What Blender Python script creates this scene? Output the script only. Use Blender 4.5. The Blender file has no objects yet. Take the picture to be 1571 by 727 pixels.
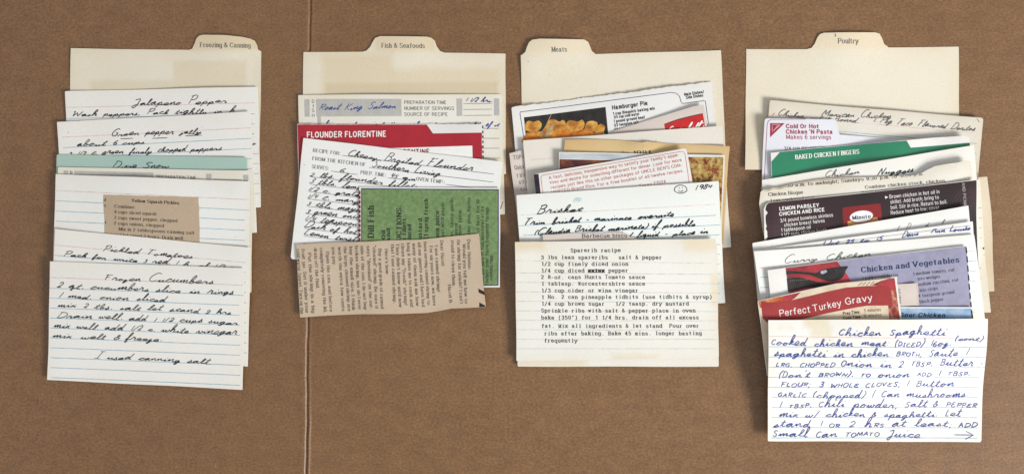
import bpy, bmesh, math, random
import numpy as np
from mathutils import Vector
from mathutils.geometry import delaunay_2d_cdt

random.seed(7)
rng = np.random.RandomState(11)
S = bpy.context.scene
COL = S.collection
PI = math.pi

# ------------------------------------------------------------------ camera
DIST, TILT, LENS = 0.80, math.radians(5.1), 44.4
cam_d = bpy.data.cameras.new('camera')
cam = bpy.data.objects.new('camera', cam_d)
COL.objects.link(cam)
cam.location = (DIST*math.sin(TILT), 0, DIST*math.cos(TILT))
cam.rotation_euler = (0, TILT, 0)
cam_d.lens = LENS
cam_d.sensor_width = 36
cam_d.clip_start = 0.01
cam_d.clip_end = 50
S.camera = cam

# ------------------------------------------------------------------ room light
w = bpy.data.worlds.new('World')
S.world = w
w.use_nodes = True
bgn = w.node_tree.nodes['Background']
bgn.inputs[0].default_value = (0.965, 0.98, 1.0, 1)
bgn.inputs[1].default_value = 0.50

def area(name, loc, aim, sx, sy, energy, color):
    d = bpy.data.lights.new(name, 'AREA')
    d.shape = 'RECTANGLE'; d.size = sx; d.size_y = sy
    d.energy = energy; d.color = color
    o = bpy.data.objects.new(name, d)
    COL.objects.link(o)
    o.location = loc
    o.rotation_euler = (Vector(aim)-Vector(loc)).to_track_quat('-Z', 'Y').to_euler()
    return o
area('window_light', (1.75, -0.92, 1.08), (0.0, 0.0, 0), 0.62, 0.62, 66, (1.0, 0.985, 0.955))

S.view_settings.view_transform = 'Standard'
S.view_settings.look = 'None'
S.view_settings.exposure = 0
S.view_settings.gamma = 1
S.render.engine = 'CYCLES'

# ------------------------------------------------------------------ place on the table <-> picture
TW, TH = 1571.0, 727.0
_ct, _st = math.cos(TILT), math.sin(TILT)
def W(px, py, z=0.0):
    """where on the plane at height z the point seen at (px,py) lies"""
    tx = (px/TW-0.5)*36/LENS
    ty = -(py/TH-0.5)*36/LENS*(473/1024)
    d = (-_st+_ct*tx, ty, -_ct-_st*tx)
    k = (z-cam.location[2])/d[2]
    return (cam.location[0]+k*d[0], k*d[1])

# ------------------------------------------------------------------ materials
def lin(c):
    return tuple((x/12.92 if x <= 0.04045 else ((x+0.055)/1.055)**2.4) for x in c)
def hexc(h):
    return lin(tuple(int(h[i:i+2], 16)/255 for i in (0, 2, 4)))

class NT:
    def __init__(s, name):
        s.m = bpy.data.materials.new(name); s.m.use_nodes = True
        s.t = s.m.node_tree; s.n = s.t.nodes; s.l = s.t.links
        s.b = s.n['Principled BSDF']
    def new(s, ty, **kw):
        x = s.n.new(ty)
        for k, v in kw.items(): setattr(x, k, v)
        return x
    def link(s, a, b): s.l.new(a, b)
    def coord(s, scale=(1, 1, 1)):
        tc = s.new('ShaderNodeTexCoord'); mp = s.new('ShaderNodeMapping')
        mp.inputs['Scale'].default_value = scale
        s.link(tc.outputs['Object'], mp.inputs[0]); return mp.outputs[0]
    def noise(s, vec, scale, detail=3, rough=0.6):
        x = s.new('ShaderNodeTexNoise'); x.inputs['Scale'].default_value = scale
        x.inputs['Detail'].default_value = detail; x.inputs['Roughness'].default_value = rough
        s.link(vec, x.inputs['Vector']); return x.outputs['Fac']
    def ramp(s, fac, stops):
        r = s.new('ShaderNodeValToRGB'); e = r.color_ramp.elements
        e[0].position, e[0].color = stops[0][0], (*stops[0][1], 1)
        e[1].position, e[1].color = stops[-1][0], (*stops[-1][1], 1)
        for p, c in stops[1:-1]:
            q = e.new(p); q.color = (*c, 1)
        s.link(fac, r.inputs[0]); return r.outputs[0]
    def mix(s, fac, a, b, mode='MIX'):
        x = s.new('ShaderNodeMix', data_type='RGBA', blend_type=mode)
        for sock, v in ((x.inputs[0], fac), (x.inputs[6], a), (x.inputs[7], b)):
            if hasattr(v, 'links'): s.link(v, sock)
            elif isinstance(v, (int, float)): sock.default_value = v
            else: sock.default_value = (*v, 1)
        return x.outputs[2]
    def math(s, op, a, b=0.0, clamp=False):
        x = s.new('ShaderNodeMath', operation=op); x.use_clamp = clamp
        for sock, v in ((x.inputs[0], a), (x.inputs[1], b)):
            if hasattr(v, 'links'): s.link(v, sock)
            else: sock.default_value = v
        return x.outputs[0]
    def bump(s, h, strength, dist):
        x = s.new('ShaderNodeBump'); x.inputs['Strength'].default_value = strength
        x.inputs['Distance'].default_value = dist
        s.link(h, x.inputs['Height']); s.link(x.outputs[0], s.b.inputs['Normal'])

def paper(name, col, age=None, amount=0.5, rough=0.7, coat=0.0, edge=0.35, stains_shade=(), grain=0.0):
    """col = clean sheet colour; age = colour of its yellowed cloudy areas and handled edges"""
    k = NT(name)
    v = k.coord()
    fib = k.noise(v, 900, 3, 0.7)
    cl = k.noise(v, 22, 4, 0.55)
    age = age or tuple(c*f for c, f in zip(col, (0.90, 0.84, 0.70)))
    f = k.ramp(cl, [(0.42, (0, 0, 0)), (0.72, (amount,)*3)])
    at = k.new('ShaderNodeAttribute', attribute_name='edge')
    ed = k.math('MULTIPLY', at.outputs['Fac'], edge)
    ed = k.math('MULTIPLY', ed, k.math('ADD', k.noise(v, 45, 3), 0.35))
    f2 = k.math('ADD', f, ed, True)
    c = k.mix(f2, col, age)
    for (x, y, hx, hy, soft, sc, am) in stains_shade:         # old tape, paste and grease marks, one strip of painted shade, in local metres
        sx = k.new('ShaderNodeSeparateXYZ'); tc = k.new('ShaderNodeTexCoord')
        k.link(tc.outputs['Object'], sx.inputs[0])
        wob = k.math('MULTIPLY', k.math('SUBTRACT', k.noise(v, 60, 3), 0.5), soft*2.0)
        dx = k.math('SUBTRACT', k.math('ABSOLUTE', k.math('SUBTRACT', sx.outputs[0], x)), hx)
        dy = k.math('SUBTRACT', k.math('ABSOLUTE', k.math('SUBTRACT', sx.outputs[1], y)), hy)
        d = k.math('ADD', k.math('MAXIMUM', dx, dy), wob)
        m = k.math('MULTIPLY', k.math('SUBTRACT', 0.5, k.math('DIVIDE', d, soft*2), True), am, True)
        c = k.mix(m, c, sc)
    fc = k.ramp(fib, [(0.3, (0.93-grain,)*3), (0.7, (1.0, 1.0, 1.0))])
    c = k.mix(1.0, c, fc, 'MULTIPLY')
    sp = k.noise(v, 330, 2, 0.5)                         # rare dark specks
    c = k.mix(k.ramp(sp, [(0.765, (0, 0, 0)), (0.80, (0.55,)*3)]), c, (0.20, 0.13, 0.07))
    k.link(c, k.b.inputs['Base Color'])
    k.b.inputs['Roughness'].default_value = rough
    k.b.inputs['Specular IOR Level'].default_value = 0.35
    if coat:
        k.b.inputs['Coat Weight'].default_value = coat
        k.b.inputs['Coat Roughness'].default_value = 0.28
    wav = k.noise(v, 28, 2, 0.4)
    h = k.math('ADD', k.math('MULTIPLY', fib, 0.05), k.math('MULTIPLY', wav, 0.35))
    k.bump(h, 0.55, 0.0007)
    return k.m

def ink(name, col, rough=0.6, var=0.25):
    k = NT(name)
    n = k.noise(k.coord(), 260, 2)
    c = k.ramp(n, [(0.3, tuple(x*(1-var) for x in col)), (0.7, tuple(min(1, x*(1+var)+0.03*var) for x in col))])
    k.link(c, k.b.inputs['Base Color'])
    k.b.inputs['Roughness'].default_value = rough
    k.b.inputs['Specular IOR Level'].default_value = 0.3
    return k.m

def blotch(name, stops, scale, detail=6, rough=0.5, coat=0.0, vor=0.0, stretch=(1, 1, 1), warp=0.0):
    """printed photograph areas: food, cloth, rust-red backdrops"""
    k = NT(name)
    v = k.coord(stretch)
    n = k.noise(v, scale, detail, 0.62)
    if vor:
        x = k.new('ShaderNodeTexVoronoi'); x.inputs['Scale'].default_value = vor
        k.link(v, x.inputs['Vector'])
        n = k.math('ADD', k.math('MULTIPLY', n, 0.6), k.math('MULTIPLY', x.outputs['Distance'], 0.5))
    k.link(k.ramp(n, stops), k.b.inputs['Base Color'])
    k.b.inputs['Roughness'].default_value = rough
    if coat:
        k.b.inputs['Coat Weight'].default_value = coat; k.b.inputs['Coat Roughness'].default_value = 0.25
    return k.m

def cardboard_mat():
    k = NT('kraft_cardboard')
    v = k.coord(); vs = k.coord((1, 1.35, 1))
    big = k.noise(v, 5.5, 4, 0.55)
    mid = k.noise(vs, 75, 5, 0.7)
    fine = k.noise(vs, 620, 3, 0.75)
    c = k.ramp(big, [(0.25, (0.190, 0.090, 0.030)), (0.75, (0.222, 0.110, 0.040))])
    c = k.mix(1.0, c, k.ramp(mid, [(0.32, (0.85, 0.83, 0.81)), (0.68, (1.09, 1.10, 1.11))]), 'MULTIPLY')
    c = k.mix(1.0, c, k.ramp(fine, [(0.3, (0.60, 0.57, 0.54)), (0.7, (1.29, 1.32, 1.38))]), 'MULTIPLY')
    sp = k.noise(k.coord((1, 1.6, 1)), 210, 2, 0.5)
    c = k.mix(k.ramp(sp, [(0.735, (0, 0, 0)), (0.765, (0.6,)*3)]), c, (0.085, 0.042, 0.018))
    sp2 = k.noise(k.coord((2.5, 1, 1)), 240, 2, 0.5)
    c = k.mix(k.ramp(sp2, [(0.74, (0, 0, 0)), (0.79, (0.4,)*3)]), c, (0.50, 0.34, 0.20))
    k.link(c, k.b.inputs['Base Color'])
    k.b.inputs['Roughness'].default_value = 0.46
    k.b.inputs['Specular IOR Level'].default_value = 0.78
    sx = k.new('ShaderNodeSeparateXYZ'); k.link(v, sx.inputs[0])     # flutes of the corrugation telegraph through the liner
    wob = k.math('MULTIPLY', k.noise(v, 9, 2), 2.2)
    fl = k.math('SINE', k.math('ADD', k.math('MULTIPLY', sx.outputs[1], 2*PI/0.0078), wob))
    h = k.math('ADD', k.math('MULTIPLY', fl, k.math('MULTIPLY', k.noise(v, 6, 2), 0.10)),
               k.math('ADD', k.math('MULTIPLY', mid, 0.16), k.math('MULTIPLY', fine, 0.22)))
    k.bump(h, 0.55, 0.0009)
    return k.m

# ------------------------------------------------------------------ cardboard with its fold line
def crease_x(y):                      # fold line, slightly wavering
    x0, y0 = W(475.5, 0); x1, y1 = W(470.0, 727)
    t = (y-y0)/(y1-y0)
    return x0+(x1-x0)*t+0.00022*math.sin(y*95)+0.00012*math.sin(y*310+1)
def cb_h(x, y):
    d = x-crease_x(y)
    a = 0.62+0.25*math.sin(y*37+0.6)+0.12*math.sin(y*140)
    return (-0.00095*math.exp(-(d/0.00070)**2)
            + (0.00022+0.00034/(1+math.exp((y+0.05)*60)))*a*math.exp(-((d-0.00170)/0.00085)**2)
            + 0.00025*math.exp(-((d+0.0025)/0.0030)**2)
            + 0.0004*math.sin(x*7+1)*math.sin(y*9))
def build_cardboard():
    xc = crease_x(0)
    xs = sorted(set([round(-0.62+i*0.02, 5) for i in range(63)] +
                    [xc+t*0.00022 for t in range(-26, 34)]))
    xs = [x for x in xs if not (xc-0.0062 < x < xc+0.0078 and abs((x-xc)/0.00022-round((x-xc)/0.00022)) > 1e-3)]
    ys = [-0.36+i*0.004 for i in range(181)]
    vs, fs = [], []
    for y in ys:
        sh = crease_x(y)-xc
        for x in xs:
            wx = x+sh*math.exp(-((x-xc)/0.03)**2)
            vs.append((wx, y, cb_h(wx, y)))
    n, m = len(xs), len(ys)
    for j in range(m-1):
        for i in range(n-1):
            a = j*n+i; fs.append((a, a+1, a+n+1, a+n))
    base = len(vs)                    # thickness of the board: skirt and underside
    ring = [i for i in range(n)]+[j*n+n-1 for j in range(1, m)]+[(m-1)*n+i for i in range(n-2, -1, -1)]+[j*n for j in range(m-2, 0, -1)]
    for r in ring: vs.append((vs[r][0], vs[r][1], -0.005))
    L = len(ring)
    for i in range(L):
        j = (i+1) % L
        fs.append((ring[j], ring[i], base+i, base+j))
    fs.append(tuple(base+i for i in range(L-1, -1, -1)))
    me = bpy.data.meshes.new('cardboard_sheet'); me.from_pydata(vs, [], fs)
    me.polygons.foreach_set('use_smooth', [True]*len(fs)); me.update()
    o = bpy.data.objects.new('cardboard_sheet', me); COL.objects.link(o)
    me.materials.append(cardboard_mat())
    o['kind'] = 'structure'
    o['label'] = 'brown corrugated cardboard sheet with one long vertical fold line'
    return o
build_cardboard()

# ------------------------------------------------------------------ draping: each sheet settles on what lies below it
CELL = 0.002
GX0, GY0, GNX, GNY = -0.40, -0.20, 401, 201
gx = GX0+np.arange(GNX)*CELL; gy = GY0+np.arange(GNY)*CELL
XX, YY = np.meshgrid(gx, gy)
H = np.zeros_like(XX)
for jy in range(GNY):
    for ix in range(GNX):
        h = cb_h(gx[ix], gy[jy])
        for d in (-0.001, 0.001): h = max(h, cb_h(gx[ix]+d, gy[jy]))
        H[jy, ix] = h
def inpoly(xx, yy, poly):
    r = np.zeros(xx.shape, bool); n = len(poly)
    for i in range(n):
        x0, y0 = poly[i]; x1, y1 = poly[(i+1) % n]
        if y0 == y1: continue
        c = ((y0 > yy) != (y1 > yy)) & (xx < (x1-x0)*(yy-y0)/(y1-y0)+x0)
        r ^= c
    return r
def shift(a, dy, dx, fill):
    b = np.full_like(a, fill); ny, nx = a.shape
    b[max(dy, 0):ny+min(dy, 0), max(dx, 0):nx+min(dx, 0)] = a[max(-dy, 0):ny+min(-dy, 0), max(-dx, 0):nx+min(-dx, 0)]
    return b
def maxf(a):
    r = a.copy()
    for dy in (-1, 0, 1):
        for dx in (-1, 0, 1): r = np.maximum(r, shift(a, dy, dx, -1))
    return r
def blur(a, m, r):
    num, den = a*m, m.copy()
    for ax in (0, 1):
        n2, d2 = num.copy(), den.copy()
        for k in range(1, r+1):
            for s in (-k, k):
                dy, dx = (s, 0) if ax == 0 else (0, s)
                n2 += shift(num, dy, dx, 0); d2 += shift(den, dy, dx, 0)
        num, den = n2, d2
    return np.where(den > 0, num/np.maximum(den, 1e-9), a)

EPS = 0.00006
def resample(poly, step):
    out = []
    n = len(poly)
    for i in range(n):
        a, b = poly[i], poly[(i+1) % n]
        L = math.dist(a, b); k = max(1, int(math.ceil(L/step)))
        for j in range(k): out.append((a[0]+(b[0]-a[0])*j/k, a[1]+(b[1]-a[1])*j/k))
    return out
def rounded(poly, r):
    """round polygon corners; r = one radius or one per corner (px)"""
    n = len(poly); out = []
    rs = r if isinstance(r, (list, tuple)) else [r]*n
    for i in range(n):
        p, a, b = poly[i], poly[i-1], poly[(i+1) % n]
        if rs[i] <= 0: out.append(p); continue
        la, lb = math.dist(p, a), math.dist(p, b)
        ra, rb = min(rs[i], la/2), min(rs[i], lb/2)
        s = (p[0]+(a[0]-p[0])*ra/la, p[1]+(a[1]-p[1])*ra/la)
        e = (p[0]+(b[0]-p[0])*rb/lb, p[1]+(b[1]-p[1])*rb/lb)
        for j in range(6):
            t = j/5
            out.append(((1-t)**2*s[0]+2*t*(1-t)*p[0]+t*t*e[0], (1-t)**2*s[1]+2*t*(1-t)*p[1]+t*t*e[1]))
    return out
def wobble(poly, edges, step, amp, seed=0):
    """ragged (torn / perforated) edge on the given edge indices"""
    r = random.Random(seed); out = []; n = len(poly)
    for i in range(n):
        a, b = poly[i], poly[(i+1) % n]; out.append(a)
        if i in edges:
            L = math.dist(a, b); k = int(L/step)
            nx, ny = -(b[1]-a[1])/L, (b[0]-a[0])/L
            w0 = 0
            for j in range(1, k):
                w0 = w0*0.6+r.uniform(-amp, amp)*0.8
                t = j/k
                out.append((a[0]+(b[0]-a[0])*t+nx*w0, a[1]+(b[1]-a[1])*t+ny*w0))
    return out
def quadpts(q, s, t):
    (ax, ay), (bx, by), (cx, cy), (dx, dy) = q       # TL TR BR BL
    return ((1-t)*((1-s)*ax+s*bx)+t*((1-s)*dx+s*cx), (1-t)*((1-s)*ay+s*by)+t*((1-s)*dy+s*cy))

def soften(poly, seed):
    """handled paper: edges waver a quarter of a millimetre"""
    r = random.Random(seed); p1, p2, p3 = r.uniform(0, 6), r.uniform(0, 6), r.uniform(0, 6)
    q = resample(poly, 9)
    return [(x+0.20*math.sin(y*0.06+p1)+0.04*math.sin(y*0.37+p2), y+0.22*math.sin(x*0.035+p2)+0.05*math.sin(x*0.31+p3)) for x, y in q]
def tri_inside(loop, step):
    """CDT of a closed loop (metres) with interior points"""
    loop = resample(loop, step)
    xs = [p[0] for p in loop]; ys = [p[1] for p in loop]
    x0, x1, y0, y1 = min(xs), max(xs), min(ys), max(ys)
    pts = [Vector(p) for p in loop]; n = len(pts)
    if x1-x0 > step*1.5 and y1-y0 > step*1.5:
        ax = np.arange(x0+step*0.6, x1, step); ay = np.arange(y0+step*0.6, y1, step)
        if len(ax) and len(ay):
            X, Y = np.meshgrid(ax, ay)
            ins = inpoly(X, Y, loop)
            lx = np.array(xs); ly = np.array(ys)
            for x, y in zip(X[ins], Y[ins]):
                if ((lx-x)**2+(ly-y)**2).min() > (step*0.45)**2: pts.append(Vector((x, y)))
    edges = [(i, (i+1) % n) for i in range(n)]
    v, e, f, *_ = delaunay_2d_cdt(pts, edges, [], 1, 1e-7)
    return [(p[0], p[1]) for p in v], [tuple(t) for t in f]

class Sheet:
    def __init__(s, name, label, cat, poly, mat, group=None, thick=0.00028, stiff=40, lifts=(), step=0.0035, stain_shade_px=None):
        poly = soften(poly, hash_str(label))
        xs = [p[0] for p in poly]; ys = [p[1] for p in poly]
        s.poly = poly
        x, y = W((min(xs)+max(xs))/2, (min(ys)+max(ys))/2)
        i, j = int((x-GX0)/CELL), int((y-GY0)/CELL)
        s.zc = float(H[max(j-6, 0):j+6, max(i-6, 0):i+6].max())+thick
        wp = [W(px, py, s.zc) for px, py in poly]
        s.thick = thick
        s.lifts = [(*W(px, py, s.zc), hgt, rad*0.000412) for (px, py, hgt, rad) in lifts]
        m = inpoly(XX, YY, wp).astype(float)
        md = (maxf(m) > 0).astype(float); md = (maxf(md) > 0).astype(float)
        Hm = maxf(H)
        Z = Hm.copy()
        for _ in range(stiff):
            Z = np.where(md > 0, np.maximum(blur(Z, md, 3), Hm), Z)
        rb = 4 if thick > 0.0002 else 2
        for _ in range(3): Z = blur(Z, md, rb)
        over = np.where(m > 0, maxf(H)-Z, -1).max()
        s.Z = Z+max(float(over), 0)*0.9+0.00005
        s.origin = W((min(xs)+max(xs))/2, (min(ys)+max(ys))/2, s.zc)
        zt = np.vectorize(s.top)(XX[m > 0], YY[m > 0])
        s.zc = float(zt.mean())
        wp = [W(px, py, s.zc) for px, py in poly]
        s.origin = W((min(xs)+max(xs))/2, (min(ys)+max(ys))/2, s.zc)
        m = inpoly(XX, YY, wp).astype(float)
        zt = np.vectorize(s.top)(XX[m > 0], YY[m > 0])
        H[m > 0] = np.maximum(H[m > 0], zt+EPS*2.5)
        s.oz = float(zt.min())
        # mesh
        v2, f = tri_inside(wp, step)
        ox, oy = s.origin
        nv = len(v2)
        top = [(a-ox, b-oy, s.top(a, b)-s.oz) for a, b in v2]
        bot = [(a, b, c-thick) for a, b, c in top]
        fs = []
        cnt = {}
        for t in f:
            (x0, y0), (x1, y1), (x2, y2) = (v2[k] for k in t[:3])
            if (x1-x0)*(y2-y0)-(x2-x0)*(y1-y0) < 0: t = t[::-1]
            fs.append(t)
            for k in range(len(t)):
                cnt[(t[k], t[(k+1) % len(t)])] = 1
        nt = len(fs)
        for t in list(fs): fs.append(tuple(k+nv for k in t[::-1]))
        side = []; sidx = []
        for (a, b) in cnt:
            if (b, a) not in cnt:
                k = 2*nv+len(side); side += [top[a], bot[a], bot[b], top[b]]; sidx += [a, a, b, b]
                fs.append((k, k+1, k+2, k+3))
        me = bpy.data.meshes.new(name); me.from_pydata(top+bot+side, [], fs)
        me.polygons.foreach_set('use_smooth', [i < nt*2 for i in range(len(fs))]); me.update()
        at = me.attributes.new('edge', 'FLOAT', 'POINT')
        lp = np.array(resample(wp, 0.0015)); vals = []
        for a, b in v2:
            d = math.sqrt(((lp[:, 0]-a)**2+(lp[:, 1]-b)**2).min())
            vals.append(math.exp(-d/0.004))
        at.data.foreach_set('value', vals+vals+[vals[i] for i in sidx])
        s.root = bpy.data.objects.new(name, me); COL.objects.link(s.root)
        s.root.location = (ox, oy, s.oz)
        s.root['label'] = label; s.root['category'] = cat
        if group: s.root['group'] = group
        if stain_shade_px:
            st = []
            for (a, b, c, d, soft, colr, am) in stain_shade_px:
                p, q = W(a, b, s.zc), W(c, d, s.zc)
                st.append(((p[0]+q[0])/2-ox, (p[1]+q[1])/2-oy, abs(q[0]-p[0])/2, abs(q[1]-p[1])/2, soft*0.000412, colr, am))
            mat = mat(st)
        me.materials.append(mat)
        s.buf = {}
        s.count = 0
    def top(s, x, y):
        fx = min(max((x-GX0)/CELL, 0), GNX-1.001); fy = min(max((y-GY0)/CELL, 0), GNY-1.001)
        i, j = int(fx), int(fy); u, v = fx-i, fy-j
        Z = s.Z
        z = (1-v)*((1-u)*Z[j, i]+u*Z[j, i+1])+v*((1-u)*Z[j+1, i]+u*Z[j+1, i+1])
        for (lx, ly, h, r) in s.lifts: z += 0.95*h*math.exp(-((x-lx)**2+(y-ly)**2)/(r*r))
        return float(z)+s.thick
    # --- overlays -------------------------------------------------
    def _buf(s, name, mat, parent=None):
        k = (name, mat.name, parent)
        return s.buf.setdefault(k, ([], [], mat))
    def addpx(s, name, mat, pts, faces, level, dz=None, parent=None):
        V, F, _ = s._buf(name, mat, parent); b = len(V)
        A = np.array(pts); ok = inpoly(A[:, 0], A[:, 1], s.poly)
        faces = [f for f in faces if all(ok[k] for k in f)]
        used = sorted({k for f in faces for k in f}); ren = {k: i for i, k in enumerate(used)}
        pts = [pts[k] for k in used]; dz = [dz[k] for k in used] if dz else None
        faces = [tuple(ren[k] for k in f) for f in faces]
        for i, (px, py) in enumerate(pts):
            x, y = W(px, py, s.zc)
            V.append((x-s.origin[0], y-s.origin[1], s.top(x, y)-s.oz+EPS*level+(dz[i] if dz else 0)))
        F.extend(tuple(k+b for k in f) for f in faces)
    def patch(s, name, poly, mat, level=1, step=0.003, parent=None):
        wp = [W(px, py, s.zc) for px, py in poly]
        v2, f = tri_inside(wp, step)
        s.count += 1
        nm = name if name in ('perforation', 'dashed_edge') else name+'#%d' % s.count
        V, F, _ = s._buf(nm, mat, parent); b = len(V)
        for (x, y) in v2:
            V.append((x-s.origin[0], y-s.origin[1], s.top(x, y)-s.oz+EPS*level))
        for t in f:
            (x0, y0), (x1, y1), (x2, y2) = (v2[k] for k in t[:3])
            if (x1-x0)*(y2-y0)-(x2-x0)*(y1-y0) < 0: t = t[::-1]
            F.append(tuple(k+b for k in t))
    def line(s, name, mat, pts, width, level=1, parent=None, seg=6, smooth=False):
        """ribbon along px points"""
        if smooth: pts = crom(pts, 5)
        if len(pts) < 2: return
        out = [pts[0]]
        for a, b in zip(pts, pts[1:]):
            k = max(1, int(math.dist(a, b)/seg))
            for j in range(1, k+1): out.append((a[0]+(b[0]-a[0])*j/k, a[1]+(b[1]-a[1])*j/k))
        P, F, D = ribbon(out, width)
        s.addpx(name, mat, P, F, level, D, parent)
    def rules(s, mat, rows, width=0.7, name='ruled_lines'):
        for (x0, y0, x1, y1) in rows: s.line(name, mat, [(x0, y0), (x1, y1)], width, 1, seg=7)
    def hand(s, text, p0, p1, size, mat, width=1.02, slant=0.68, capscale=1.2, level=2, jit=0.15, gap=0.0, seed=None, parent=None):
        r = random.Random(seed if seed is not None else hash_str(text))
        strokes, adv = layout_hand(text, r, capscale, jit, gap)
        size *= 0.86; width *= 0.78 if mat.name == 'pencil' else 0.95; L = math.dist(p0, p1); sx = L/adv
        dx, dy = (p1[0]-p0[0])/L, (p1[1]-p0[1])/L
        ux, uy = dy, -dx
        ph = r.uniform(0, 6)
        for st in strokes:
            q = []
            for (x, y) in st:
                X = x*sx+y*size*slant; Y = y*size+0.14*size*math.sin(x*0.3+ph)+0.08*size*math.sin(x*0.9+ph*2)
                q.append((p0[0]+dx*X+ux*Y, p0[1]+dy*X+uy*Y))
            P, F, D = ribbon(q, width*r.uniform(0.85, 1.12))
            s.addpx('handwriting', mat, P, F, level, D, parent)
    def text(s, text, p0, p1, size, mat, style='sans', level=2, name='printed_text', parent=None, shear=0.0, jit=0.0):
        """size = cap height in px; stretched to run from p0 to p1 along the baseline"""
        if size >= 6.3 and name == 'printed_text':
            s.count += 1; name = 'heading_text#%d' % s.count
        size *= 0.86 if 'bold' in style else 0.92
        V, F, DZ, adv = layout_font(text, style, jit)
        L = math.dist(p0, p1); sx = L/adv
        dx, dy = (p1[0]-p0[0])/L, (p1[1]-p0[1])/L
        ux, uy = dy, -dx
        P = []
        for (x, y) in V:
            X = x*sx+y*size*shear; Y = y*size
            P.append((p0[0]+dx*X+ux*Y, p0[1]+dy*X+uy*Y))
        s.addpx(name, mat, P, F, level, DZ, parent)
    def finish(s):
        objs = {}
        keys = sorted(s.buf.keys(), key=lambda k: 0 if k[2] is None else 1)
        for k in keys:
            V, F, mat = s.buf[k]
            if not F: continue
            base = k[0].split('#')[0]
            me = bpy.data.meshes.new(base); me.from_pydata(V, [], F); me.update()
            o = bpy.data.objects.new(base, me); COL.objects.link(o)
            me.materials.append(mat)
            o.parent = objs.get(k[2], s.root) if k[2] else s.root
            if k[2] is None: objs[base] = o
        return s

def hash_str(t):
    h = 7
    for c in t: h = (h*31+ord(c)) % 1000003
    return h
def crom(p, n=4):
    if len(p) < 3: return list(p)
    q = [p[0]]+list(p)+[p[-1]]; out = []
    for i in range(1, len(q)-2):
        a, b, c, d = q[i-1], q[i], q[i+1], q[i+2]
        if b == c: continue
        for j in range(n):
            t = j/n
            out.append(tuple(0.5*((2*b[k])+(-a[k]+c[k])*t+(2*a[k]-5*b[k]+4*c[k]-d[k])*t*t+(-a[k]+3*b[k]-3*c[k]+d[k])*t**3) for k in (0, 1)))
    out.append(p[-1]); return out
def ribbon(q, width):
    pts = [q[0]]
    for a in q[1:]:
        if math.dist(a, pts[-1]) > 1e-3: pts.append(a)
    if len(pts) < 2: pts = [q[0], (q[0][0]+width, q[0][1])]
    P, F, D = [], [], []
    n = len(pts)
    for i, (x, y) in enumerate(pts):
        a = pts[max(i-1, 0)]; b = pts[min(i+1, n-1)]
        L = math.dist(a, b) or 1
        nx, ny = -(b[1]-a[1])/L, (b[0]-a[0])/L
        w = width*0.5*(1 if 0 < i < n-1 else 0.75)
        P += [(x+nx*w, y+ny*w), (x-nx*w, y-ny*w)]
        d = (i % 40)*4e-7
        D += [d, d]
        if i: F.append((2*i-2, 2*i-1, 2*i+1, 2*i))
    return P, F, D

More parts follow.
